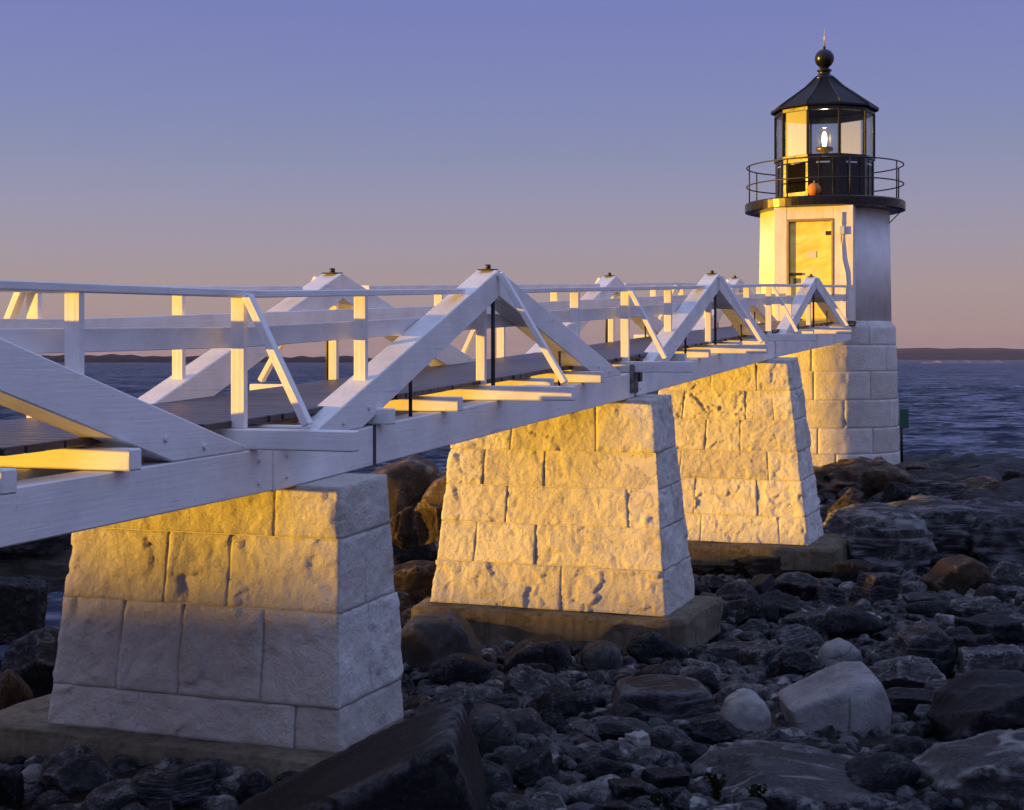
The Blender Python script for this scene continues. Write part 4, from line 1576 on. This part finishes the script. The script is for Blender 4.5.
heroes = [
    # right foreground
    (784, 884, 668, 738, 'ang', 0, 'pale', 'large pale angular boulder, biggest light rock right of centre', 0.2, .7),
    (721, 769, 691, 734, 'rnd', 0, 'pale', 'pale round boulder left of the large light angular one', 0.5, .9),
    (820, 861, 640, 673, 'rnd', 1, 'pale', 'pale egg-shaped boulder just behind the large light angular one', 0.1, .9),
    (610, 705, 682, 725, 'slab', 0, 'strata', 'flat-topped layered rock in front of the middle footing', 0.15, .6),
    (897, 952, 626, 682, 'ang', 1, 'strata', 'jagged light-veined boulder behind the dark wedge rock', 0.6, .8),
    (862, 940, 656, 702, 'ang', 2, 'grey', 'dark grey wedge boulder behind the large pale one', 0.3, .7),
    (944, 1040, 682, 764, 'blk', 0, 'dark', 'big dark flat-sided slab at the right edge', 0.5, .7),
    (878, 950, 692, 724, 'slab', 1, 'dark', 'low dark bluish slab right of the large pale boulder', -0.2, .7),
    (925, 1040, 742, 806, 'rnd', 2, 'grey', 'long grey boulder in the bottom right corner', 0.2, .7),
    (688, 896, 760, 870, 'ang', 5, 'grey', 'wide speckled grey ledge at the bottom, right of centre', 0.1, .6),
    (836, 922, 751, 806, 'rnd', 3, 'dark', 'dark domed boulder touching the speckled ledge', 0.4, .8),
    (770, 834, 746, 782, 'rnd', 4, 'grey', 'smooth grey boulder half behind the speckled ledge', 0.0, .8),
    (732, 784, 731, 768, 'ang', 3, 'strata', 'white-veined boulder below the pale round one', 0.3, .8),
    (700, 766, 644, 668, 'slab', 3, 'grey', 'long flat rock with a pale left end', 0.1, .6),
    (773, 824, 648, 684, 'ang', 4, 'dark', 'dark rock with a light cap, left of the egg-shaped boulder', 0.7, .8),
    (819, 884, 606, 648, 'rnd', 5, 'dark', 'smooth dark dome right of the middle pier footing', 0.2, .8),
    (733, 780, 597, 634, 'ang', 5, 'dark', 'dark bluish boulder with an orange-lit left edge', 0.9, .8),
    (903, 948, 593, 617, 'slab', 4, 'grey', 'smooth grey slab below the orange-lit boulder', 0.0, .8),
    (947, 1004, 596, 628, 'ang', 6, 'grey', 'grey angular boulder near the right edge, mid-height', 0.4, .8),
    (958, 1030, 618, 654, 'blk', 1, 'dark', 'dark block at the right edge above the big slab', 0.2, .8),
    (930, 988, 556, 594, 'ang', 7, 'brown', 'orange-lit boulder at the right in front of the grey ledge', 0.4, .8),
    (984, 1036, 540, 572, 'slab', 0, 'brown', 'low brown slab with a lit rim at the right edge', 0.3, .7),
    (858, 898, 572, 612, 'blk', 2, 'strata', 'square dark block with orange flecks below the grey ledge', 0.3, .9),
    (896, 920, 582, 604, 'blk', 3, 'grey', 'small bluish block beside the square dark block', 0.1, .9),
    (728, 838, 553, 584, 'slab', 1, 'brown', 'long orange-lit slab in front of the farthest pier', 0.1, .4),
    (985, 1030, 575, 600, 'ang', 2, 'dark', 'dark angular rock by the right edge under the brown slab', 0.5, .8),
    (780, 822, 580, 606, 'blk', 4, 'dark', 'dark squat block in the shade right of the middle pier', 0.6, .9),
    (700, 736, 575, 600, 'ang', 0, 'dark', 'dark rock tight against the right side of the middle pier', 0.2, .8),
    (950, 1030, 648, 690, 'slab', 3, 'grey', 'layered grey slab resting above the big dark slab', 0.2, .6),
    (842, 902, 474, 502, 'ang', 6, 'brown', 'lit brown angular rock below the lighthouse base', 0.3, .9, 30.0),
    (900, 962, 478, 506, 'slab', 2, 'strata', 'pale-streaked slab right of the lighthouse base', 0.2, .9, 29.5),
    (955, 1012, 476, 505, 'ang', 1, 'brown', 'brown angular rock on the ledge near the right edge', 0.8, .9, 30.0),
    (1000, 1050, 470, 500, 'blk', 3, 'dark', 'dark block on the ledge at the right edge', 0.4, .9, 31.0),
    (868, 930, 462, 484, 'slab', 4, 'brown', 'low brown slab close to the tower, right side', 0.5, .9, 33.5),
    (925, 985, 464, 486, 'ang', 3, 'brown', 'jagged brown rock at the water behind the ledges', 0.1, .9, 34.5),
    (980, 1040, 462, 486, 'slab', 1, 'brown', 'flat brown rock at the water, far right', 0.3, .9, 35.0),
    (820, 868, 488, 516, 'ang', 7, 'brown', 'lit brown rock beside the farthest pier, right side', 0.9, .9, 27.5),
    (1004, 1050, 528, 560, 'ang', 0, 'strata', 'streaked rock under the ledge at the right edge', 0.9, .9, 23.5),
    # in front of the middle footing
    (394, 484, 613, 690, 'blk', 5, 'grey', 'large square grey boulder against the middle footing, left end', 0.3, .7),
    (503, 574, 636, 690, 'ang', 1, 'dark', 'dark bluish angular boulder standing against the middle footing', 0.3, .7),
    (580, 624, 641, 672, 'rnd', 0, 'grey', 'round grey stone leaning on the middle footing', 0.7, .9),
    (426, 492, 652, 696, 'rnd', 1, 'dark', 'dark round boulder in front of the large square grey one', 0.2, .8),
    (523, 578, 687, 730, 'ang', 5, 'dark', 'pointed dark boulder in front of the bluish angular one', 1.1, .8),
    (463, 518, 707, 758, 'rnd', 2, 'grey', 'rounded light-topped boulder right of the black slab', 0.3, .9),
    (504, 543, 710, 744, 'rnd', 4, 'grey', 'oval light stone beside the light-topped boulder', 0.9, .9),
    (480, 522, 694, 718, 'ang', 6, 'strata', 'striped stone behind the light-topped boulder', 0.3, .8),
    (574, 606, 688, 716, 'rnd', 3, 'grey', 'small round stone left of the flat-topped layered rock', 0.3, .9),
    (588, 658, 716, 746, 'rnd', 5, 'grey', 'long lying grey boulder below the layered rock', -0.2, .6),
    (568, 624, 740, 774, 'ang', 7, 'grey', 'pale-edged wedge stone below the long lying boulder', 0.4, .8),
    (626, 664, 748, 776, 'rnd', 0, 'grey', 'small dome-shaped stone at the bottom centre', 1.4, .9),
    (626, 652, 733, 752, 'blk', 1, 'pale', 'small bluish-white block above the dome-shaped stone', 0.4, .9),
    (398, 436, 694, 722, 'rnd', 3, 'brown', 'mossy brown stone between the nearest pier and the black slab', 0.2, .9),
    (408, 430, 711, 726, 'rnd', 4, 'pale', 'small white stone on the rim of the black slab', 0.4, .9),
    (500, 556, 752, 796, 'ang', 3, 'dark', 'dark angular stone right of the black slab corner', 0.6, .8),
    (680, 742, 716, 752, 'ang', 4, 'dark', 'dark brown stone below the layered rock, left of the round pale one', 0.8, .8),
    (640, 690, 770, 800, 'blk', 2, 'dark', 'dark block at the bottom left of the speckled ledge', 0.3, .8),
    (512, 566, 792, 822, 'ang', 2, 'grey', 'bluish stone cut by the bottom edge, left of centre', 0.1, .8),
    # bottom left
    (-8, 32, 667, 724, 'rnd', 1, 'brown', 'brown round boulder at the left edge', 0.3, .9, 10.6),
    (22, 74, 688, 730, 'ang', 6, 'dark', 'dark rock between the brown boulder and the nearest pier', 0.5, .8),
    (44, 112, 744, 806, 'ang', 1, 'grey', 'angular grey boulder under the left end of the nearest footing', 0.8, .8),
    (16, 44, 764, 794, 'rnd', 2, 'pale', 'small pale oval stone near the bottom left corner', 0.5, .9),
    (130, 216, 762, 822, 'ang', 3, 'strata', 'streaked boulder at the bottom under the nearest footing', 0.2, .8),
    (206, 234, 757, 790, 'rnd', 5, 'grey', 'upright smooth stone leaning on the black slab', 0.2, .8),
    (-10, 22, 770, 826, 'blk', 3, 'dark', 'dark block cut by the bottom left corner', 0.2, .8),
    (84, 140, 782, 826, 'rnd', 0, 'grey', 'rounded grey stone at the bottom left edge', 0.9, .8),
    # behind the walkway
    (-24, 46, 578, 628, 'slab', 1, 'dark', 'dark flat rock awash beside the nearest pier', 0.3, .7, 19.5),
    (4, 72, 628, 684, 'ang', 2, 'dark', 'dark wet rock at the waterline left of the nearest pier', 0.9, .7, 15.5),
    (386, 414, 506, 532, 'ang', 3, 'brown', 'small brown block in the gap, beside the nearest pier', 0.4, .8, 20.0),
    (420, 452, 500, 528, 'blk', 4, 'brown', 'small brown block in the gap, beside the middle pier', 0.9, .8, 20.0),
    (376, 440, 518, 560, 'ang', 1, 'dark', 'dark rock in the middle of the gap between the first two piers', 0.5, .8, 21.5),
    (398, 452, 524, 562, 'slab', 2, 'pale', 'pale flat stone in the gap between the first two piers', 0.5, .7),
    (388, 460, 560, 618, 'slab', 4, 'brown', 'low brown ledge behind the middle footing', 0.1, .6),
    (396, 450, 604, 640, 'ang', 2, 'brown', 'brown stone wedged beside the middle footing', 0.6, .8),
    (386, 424, 545, 575, 'ang', 0, 'grey', 'grey stone behind the nearest pier, in the gap', 0.6, .8),
    (-30, 100, 520, 578, 'ang', 5, 'dark', 'dark low reef rock in the water left of the nearest pier', 0.3, .5, 27.0),
]


def outline_rock(pts, mat, label, depth, seed, ydist=None, sharp=34, amp=0.06, sub=5, lean=0.35, name='boulder', strata=0.0):
    """boulder whose silhouette follows a convex outline traced in the picture (clockwise from left);
    its distance is that of the ground under its lowest point"""
    xs_ = [p[0] for p in pts]
    ys_ = [p[1] for p in pts]
    cxp, cyp = sum(xs_) / len(xs_), sum(ys_) / len(ys_)
    lowx = [p[0] for p in pts if p[1] > max(ys_) - 6]
    if ydist is None:
        ydist = ground_hit(sum(lowx) / len(lowx), max(ys_) - 3).y
    yc = ydist + depth * 0.4
    m_per = yc / F
    r = np.random.default_rng(seed)
    q = [((x - cxp) * m_per, -(y - cyp) * m_per) for x, y in pts]
    nr, ds = [], []
    for k in range(len(q)):
        (ax_, az_), (bx_, bz_) = q[k], q[(k + 1) % len(q)]
        ex, ez = bx_ - ax_, bz_ - az_
        n_ = np.array([-ez, 0.0, ex])
        n_ /= np.linalg.norm(n_)
        d_ = n_[0] * ax_ + n_[2] * az_
        if d_ < 0:
            n_, d_ = -n_, -d_
        nr.append(n_)
        ds.append(d_)
    half = depth / 2
    for vx, vy, vz, dd in ((0.1, -1, lean, 0.92), (-0.35, -1, 0.1, 1.0), (0.45, -1, -0.1, 1.05), (0.1, 1, 0.3, 0.95), (-0.2, 1, 0.1, 1.0), (0.0, -0.8, 0.9, 1.1)):
        v_ = np.array([vx + r.normal(0, 0.08), vy, vz + r.normal(0, 0.08)])
        v_ /= np.linalg.norm(v_)
        nr.append(v_)
        hz_ = max(abs(b) for a, b in q)
        ds.append(half * abs(v_[1]) * dd + 0.55 * hz_ * abs(v_[2]))
    nr = np.array(nr)
    ds = np.array(ds)
    d, f = ICO[sub]
    k_ = np.where(d @ nr.T > 1e-3, (d @ nr.T) / ds, 0)
    p = d / ((k_ ** sharp).sum(1) ** (1 / sharp))[:, None]
    sc = min(depth, max(a for a, b in q) - min(a for a, b in q))
    off = r.uniform(0, 60, 3)
    nn = np.array([noise.fractal(Vector(v * (1.5 / sc) + off), 1.0, 2.1, 6) + 0.8 * (0.3 - abs(noise.noise(Vector(v * (2.6 / sc) + off)))) for v in p])
    if strata:
        ph = p @ np.array([0.25, 0.3, 1.0]) * strata + 0.5 * np.array([noise.noise(Vector(v * (0.9 / sc) + off)) for v in p])
        nn = nn + 1.1 * (np.mod(ph, 1.0) ** 3)
    p = p * (1 + amp * nn)[:, None]
    me = mesh_from('boulder', p / sc, f)
    me.materials.append(M[mat])
    z = CZ + (HORIZON - cyp) * m_per
    o = link(name, me, None, None, Matrix.Translation(((cxp - 512) * m_per, yc, z)) @ Matrix.Diagonal((sc, sc, sc, 1)))
    tag(o, label, 'boulder', 'boulders on the shore')
    wdt = (max(xs_) - min(xs_)) * m_per
    for s_ in (-0.3, 0.0, 0.3):
        placed.append(((cxp - 512) * m_per + s_ * wdt, yc, max(0.2, min(wdt, depth) * 0.42)))
    placed.append(((cxp - 512) * m_per, yc - depth * 0.6, 0.36 * wdt))
    SHORT.append((label, (cxp - 512) * m_per, yc))
    return o


SHORT = []
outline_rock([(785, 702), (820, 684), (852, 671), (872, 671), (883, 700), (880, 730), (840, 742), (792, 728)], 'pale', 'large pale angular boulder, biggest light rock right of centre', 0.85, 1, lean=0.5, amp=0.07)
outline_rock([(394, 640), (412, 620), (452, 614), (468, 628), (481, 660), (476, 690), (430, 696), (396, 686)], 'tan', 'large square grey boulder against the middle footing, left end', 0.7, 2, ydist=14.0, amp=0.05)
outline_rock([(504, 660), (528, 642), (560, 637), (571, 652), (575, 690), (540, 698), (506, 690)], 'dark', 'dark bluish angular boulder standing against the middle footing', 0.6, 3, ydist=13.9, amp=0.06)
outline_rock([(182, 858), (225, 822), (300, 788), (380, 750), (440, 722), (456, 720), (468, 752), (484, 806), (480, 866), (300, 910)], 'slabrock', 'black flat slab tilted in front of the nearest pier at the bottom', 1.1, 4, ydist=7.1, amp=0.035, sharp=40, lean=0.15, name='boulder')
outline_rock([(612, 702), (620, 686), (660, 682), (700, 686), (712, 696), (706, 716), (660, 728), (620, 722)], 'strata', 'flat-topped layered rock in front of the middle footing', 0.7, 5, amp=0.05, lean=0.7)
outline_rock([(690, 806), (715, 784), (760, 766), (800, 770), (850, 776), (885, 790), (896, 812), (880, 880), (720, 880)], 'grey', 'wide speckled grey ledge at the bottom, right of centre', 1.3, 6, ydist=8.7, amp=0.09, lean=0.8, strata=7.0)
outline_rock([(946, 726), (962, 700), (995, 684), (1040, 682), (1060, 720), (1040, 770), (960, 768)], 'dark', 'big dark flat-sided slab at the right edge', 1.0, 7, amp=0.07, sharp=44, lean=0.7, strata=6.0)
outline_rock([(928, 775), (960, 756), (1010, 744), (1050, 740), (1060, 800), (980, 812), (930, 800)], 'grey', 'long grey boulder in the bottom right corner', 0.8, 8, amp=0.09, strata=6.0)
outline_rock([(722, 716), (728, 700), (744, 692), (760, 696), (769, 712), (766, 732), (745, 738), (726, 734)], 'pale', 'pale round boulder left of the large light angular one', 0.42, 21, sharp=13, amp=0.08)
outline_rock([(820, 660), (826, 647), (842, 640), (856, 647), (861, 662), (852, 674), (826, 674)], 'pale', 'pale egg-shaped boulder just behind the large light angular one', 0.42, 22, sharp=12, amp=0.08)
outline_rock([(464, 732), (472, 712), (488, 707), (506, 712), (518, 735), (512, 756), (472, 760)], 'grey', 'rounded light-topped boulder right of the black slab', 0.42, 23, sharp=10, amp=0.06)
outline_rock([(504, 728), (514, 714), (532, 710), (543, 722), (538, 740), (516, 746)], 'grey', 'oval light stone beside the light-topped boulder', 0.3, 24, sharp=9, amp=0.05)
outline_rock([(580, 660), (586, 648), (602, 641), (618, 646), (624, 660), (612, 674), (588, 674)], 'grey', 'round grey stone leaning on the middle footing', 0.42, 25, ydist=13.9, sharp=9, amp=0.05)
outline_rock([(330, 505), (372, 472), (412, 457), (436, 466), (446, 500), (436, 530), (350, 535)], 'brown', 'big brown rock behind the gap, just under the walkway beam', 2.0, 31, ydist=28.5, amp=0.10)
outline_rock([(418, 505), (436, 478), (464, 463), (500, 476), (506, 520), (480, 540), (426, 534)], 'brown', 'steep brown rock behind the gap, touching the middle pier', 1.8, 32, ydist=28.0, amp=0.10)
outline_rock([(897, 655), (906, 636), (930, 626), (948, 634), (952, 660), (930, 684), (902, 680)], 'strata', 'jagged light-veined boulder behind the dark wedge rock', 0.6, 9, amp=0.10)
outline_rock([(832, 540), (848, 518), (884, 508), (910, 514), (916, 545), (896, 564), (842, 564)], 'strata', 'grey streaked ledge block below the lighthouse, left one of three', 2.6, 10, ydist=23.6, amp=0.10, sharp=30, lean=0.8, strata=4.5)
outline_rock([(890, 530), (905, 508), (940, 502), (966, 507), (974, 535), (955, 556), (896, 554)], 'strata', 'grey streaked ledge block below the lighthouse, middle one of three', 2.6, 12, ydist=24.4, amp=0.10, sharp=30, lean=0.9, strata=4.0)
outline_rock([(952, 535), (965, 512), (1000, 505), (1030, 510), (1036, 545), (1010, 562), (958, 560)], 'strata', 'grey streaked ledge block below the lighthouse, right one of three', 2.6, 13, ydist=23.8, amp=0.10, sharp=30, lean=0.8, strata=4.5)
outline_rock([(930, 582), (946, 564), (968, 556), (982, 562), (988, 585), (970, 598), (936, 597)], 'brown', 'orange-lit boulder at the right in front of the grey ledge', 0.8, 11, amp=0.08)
for hrow in heroes:
    yd = hrow[10] if len(hrow) > 10 else None
    if any(hrow[7] == q[0] for q in SHORT):
        continue
    ob_ = place_rock(*hrow[:8], rz=hrow[8], depth=hrow[9], ydist=yd)
    SHORT.append((hrow[7], ob_.location.x, ob_.location.y))

# the black slab in the bottom foreground and the big ledges by the lighthouse get shapes of their own


def ledge(name, label, x0, x1, y0, ydist, depth, h, mat, seed, tilt=(0, 0), rz=0.0, box=0.7, sub=5, amp=0.05, sharp=20):
    p, f = rock_shape(seed, sub, 5, sharp, box, amp)
    me = mesh_from('ledge', p, f)
    me.materials.append(M[mat])
    cx = (x0 + x1) / 2
    w = (x1 - x0) / F * ydist
    top = CZ + (HORIZON - y0) / F * ydist
    mw = Matrix.Translation((px_x(cx, ydist), ydist, top - h / 2)) @ Euler((tilt[0], tilt[1], rz)).to_matrix().to_4x4() @ Matrix.Diagonal((w / 2, depth / 2, h / 2, 1))
    o = link(name, me, None, None, mw)
    tag(o, label, 'rock ledge', 'rock ledges')
    placed.append((px_x(cx, ydist), ydist, min(w, depth) * 0.5))
    for s in (-0.3, 0.3):
        placed.append((px_x(cx, ydist) + s * w, ydist, min(w, depth) * 0.45))
    return o


ledge('rock_ledge', 'pale-streaked ledge cut by the right edge below the sea', 985, 1130, 502, 27.5, 4.0, 1.9, 'strata', 503, (0.03, 0.0), -0.1, 0.0, 5, 0.12, 16)
ledge('rock_ledge', 'rounded brown bedrock hump at the foot of the lighthouse, half lit', 796, 965, 456, 31.6, 4.2, 1.9, 'brown', 524, (0.0, 0.10), -0.2, 0.0, 5, 0.14, 10)
ledge('rock_ledge', 'low dark ledge between lighthouse and sea at the right', 905, 1090, 466, 37.5, 4.0, 1.7, 'dark', 525, (0.0, 0.02), 0.1, 0.0, 5, 0.14, 16)
ledge('rock_ledge', 'brown ledge with lit rim behind the long grey one', 880, 1060, 482, 31.5, 2.6, 1.6, 'brown', 526, (0.02, 0.03), 0.1, 0.0, 5, 0.14, 18)

# cobbles filling the shore, largest ones as individuals
zones = [('dark cobble among the shaded stones at the foot of the middle footing', 'dark cobbles before the middle footing'),
         ('dark cobble among the shaded boulders on the right of the shore', 'dark cobbles on the right shore'),
         ('small dark stone among the rocks below the nearest pier', 'dark stones below the nearest pier'),
         ('dark stone among the far rocks behind the piers', 'dark stones behind the piers')]
cnt = 0
tries = 0
small = []
while tries < 16000:
    tries += 1
    y = random.uniform(7.2, 31)
    lim = 0.36 * y + 0.3
    x = random.uniform(-lim, lim)
    z = g1(x, y)
    if z < 0.1 and not (x < -3 and y < 20 and random.random() < 0.15):
        continue
    size = min(0.28, 0.095 * (1 / max(0.06, random.random())) ** 0.5) * (0.8 + 0.02 * y)
    ok = True
    for (a, b, r_) in placed:
        if (a - x) ** 2 + (b - y) ** 2 < (r_ + size * 0.72) ** 2:
            ok = False
            break
    if not ok:
        continue
    placed.append((x, y, size * 0.8))
    small.append((x, y, z, size))
small.sort(key=lambda q: -q[3] / q[1])
kinds = ['ang', 'rnd', 'blk', 'ang', 'rnd', 'slab']
cuts = [',', ' in ', ' with ', ' behind ', ' left ', ' right ', ' below ', ' just ', ' at ', ' near ', ' touching ', ' half ', ' against ', ' standing ', ' leaning ',
        ' beside ', ' on ', ' between ', ' under ', ' cut ', ' resting ', ' tight ', ' wedged ', ' by ', ' above ', ' tilted ']
shorts = []
for lab, x, y in SHORT:
    k = min([lab.find(c_) for c_ in cuts if lab.find(c_) > 0] + [len(lab)])
    shorts.append((lab[:k], x, y))
marks = [q for q in shorts if sum(1 for r_ in shorts if r_[0] == q[0]) == 1]
p2, p3 = B(3.2, -0.6, 0), B(11.4, -0.5, 0)
p1 = B(-3.7, -0.7, 0)
marks += [('nearest pier', p1.x, p1.y), ('middle pier', p2.x, p2.y), ('farthest pier', p3.x, p3.y), ('lighthouse', LHC.x, LHC.y - 2)]
USED = set()
WORD_M = {'dark': 'dark', 'grey': 'grey', 'strata': 'streaked', 'brown': 'brown'}
WORD_S = {'ang': 'angular', 'rnd': 'rounded', 'blk': 'blocky', 'slab': 'flat'}
for i, (x, y, z, s) in enumerate(small[:280]):
    zone = 2 if (x < -0.9 and y < 13) else (3 if y > 21 else (0 if x < 2.2 else 1))
    mt = random.choice(['dark', 'grey', 'grey', 'dark', 'strata', 'dark', 'grey', 'strata'])
    shp = random.choice(kinds)
    me = rock_mesh(shp, random.randrange(8), mt)
    hh = s * random.uniform(0.5, 0.85)
    mw = Matrix.Translation((x, y, z + hh * 0.35)) @ Euler((random.uniform(-.25, .25), random.uniform(-.25, .25), random.uniform(0, 6.28))).to_matrix().to_4x4() @ Matrix.Diagonal((s, s * random.uniform(0.65, 0.95), hh, 1))
    o = link('cobble', me, None, None, mw)
    near = sorted(marks, key=lambda q: (q[1] - x) ** 2 + ((q[2] - y) * 0.7) ** 2)[:4]
    size = 'large' if s > 0.24 else ('small' if s < 0.13 else 'mid-sized')
    for a_, b_ in ((0, 1), (0, 2), (1, 2), (0, 3), (1, 3), (2, 3)):
        lab = '%s %s %s stone between the %s and the %s' % (size, WORD_S[shp], WORD_M[mt], near[a_][0], near[b_][0])
        if lab not in USED and len(lab.split()) <= 16:
            break
    if len(lab.split()) > 16:
        lab = '%s %s %s stone beside the %s' % (size, WORD_S[shp], WORD_M[mt], near[0][0])
    USED.add(lab)
    tag(o, lab, 'cobble', zones[zone][1])

# shingle between the stones: uncountable
SM = [rock_shape(700 + i, 2, 9, 10, 0, 0.05) for i in range(8)]
SM1 = [rock_shape(720 + i, 1, 9, 10, 0, 0.03) for i in range(8)]
rest = small[280:]
pts = [(x, y, z, s) for x, y, z, s in rest[:3000]]
for _ in range(6000):
    y = 7.0 + 19 * random.random() ** 1.5
    lim = 0.36 * y + 0.3
    x = random.uniform(-lim, lim)
    z = g1(x, y)
    if z < 0.05:
        continue
    pts.append((x, y, z, random.uniform(0.035, 0.11)))
bins = {'dark': [], 'grey': []}
for q_ in pts:
    bins['grey' if random.random() < 0.2 else 'dark'].append(q_)
allp, allf, mats, base = [], [], [], 0
for mi, key in enumerate(('dark', 'grey')):
    for x, y, z, s in bins[key]:
        p, f = random.choice(SM if s > 0.06 else SM1)
        rot = np.array(Euler((random.uniform(-.4, .4), random.uniform(-.4, .4), random.uniform(0, 6.28))).to_matrix())
        q = (p * np.array([s, s * random.uniform(.6, 1), s * random.uniform(.45, .8)])) @ rot.T + np.array([x, y, z + s * 0.2])
        allp.append(q)
        allf.append(f + base)
        mats.append(np.full(len(f), mi))
        base += len(q)
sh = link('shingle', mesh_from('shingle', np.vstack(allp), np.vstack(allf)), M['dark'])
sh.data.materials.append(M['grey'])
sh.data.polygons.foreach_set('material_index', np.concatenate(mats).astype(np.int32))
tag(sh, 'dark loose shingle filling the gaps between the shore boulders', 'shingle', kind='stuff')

# ------------------------------------------------------------------ seaside plants at the bottom edge
leaf_m = mat_plain('dull_green_leaf', (0.03, 0.035, 0.012), 0.7, 0.2)


def plant(px, py, hgt, label):
    p = ground_hit(px, py)
    root = empty('shrub', p, label, 'plant', 'small plants among the rocks')
    bl, bs = bmesh.new(), bmesh.new()
    for k in range(9):
        a = random.uniform(0, 6.28)
        lean = random.uniform(0.05, 0.5)
        pts_ = []
        for j in range(6):
            f = j / 5
            pts_.append(Vector((math.cos(a) * lean * hgt * f * f, math.sin(a) * lean * hgt * f * f, hgt * f * random.uniform(0.85, 1.0))))
        for q0, q1 in zip(pts_[:-1], pts_[1:]):
            w = 0.004
            v = [bs.verts.new(q0 + Vector((-w, 0, 0))), bs.verts.new(q0 + Vector((w, 0, 0))), bs.verts.new(q1 + Vector((w * .7, 0.002, 0))), bs.verts.new(q1 + Vector((-w * .7, 0.002, 0)))]
            bs.faces.new(v)
        for j in range(26):
            f = random.uniform(0.15, 1.0)
            i0 = min(4, int(f * 5))
            c_ = pts_[i0].lerp(pts_[i0 + 1], f * 5 - i0)
            d1 = Vector((random.gauss(0, 1), random.gauss(0, 1), random.gauss(0.3, 0.7))).normalized() * random.uniform(0.02, 0.04)
            d2 = d1.cross(Vector((random.random(), random.random(), random.random()))).normalized() * 0.010
            bl.faces.new([bl.verts.new(c_), bl.verts.new(c_ + d1 * 0.5 + d2), bl.verts.new(c_ + d1), bl.verts.new(c_ + d1 * 0.5 - d2)])
    link('foliage', bm_mesh('foliage', bl), leaf_m, root, Matrix.Translation(p))
    link('stem', bm_mesh('stem', bs), leaf_m, root, Matrix.Translation(p))


plant(716, 806, 0.20, 'small dark green plant on the speckled ledge at the bottom')
plant(755, 812, 0.16, 'low green plant at the bottom edge right of the other one')
plant(436, 812, 0.18, 'small green plant by the right corner of the black slab')
plant(655, 815, 0.12, 'tiny green sprig at the bottom edge, centre')

# ------------------------------------------------------------------ air between here and the far shore
hz = bpy.data.materials.new('dusk_haze')
hz.use_nodes = True
t_ = hz.node_tree
for n in list(t_.nodes):
    t_.nodes.remove(n)
ho = t_.nodes.new('ShaderNodeOutputMaterial')
pv = t_.nodes.new('ShaderNodeVolumePrincipled')
pv.inputs['Color'].default_value = (0.66, 0.68, 0.95, 1)
pv.inputs['Density'].default_value = 0.13 / 3000
t_.links.new(pv.outputs[0], ho.inputs['Volume'])
bm = bmesh.new()
bmesh.ops.create_cube(bm, size=1.0)
bmesh.ops.scale(bm, vec=(7800, 6200, 43), verts=bm.verts)
bmesh.ops.translate(bm, vec=(0, 3040, 18.5), verts=bm.verts)
hob = link('haze', bm_mesh('haze', bm), hz)
tag(hob, 'thin violet dusk haze over the water and far shore', 'haze', kind='stuff')
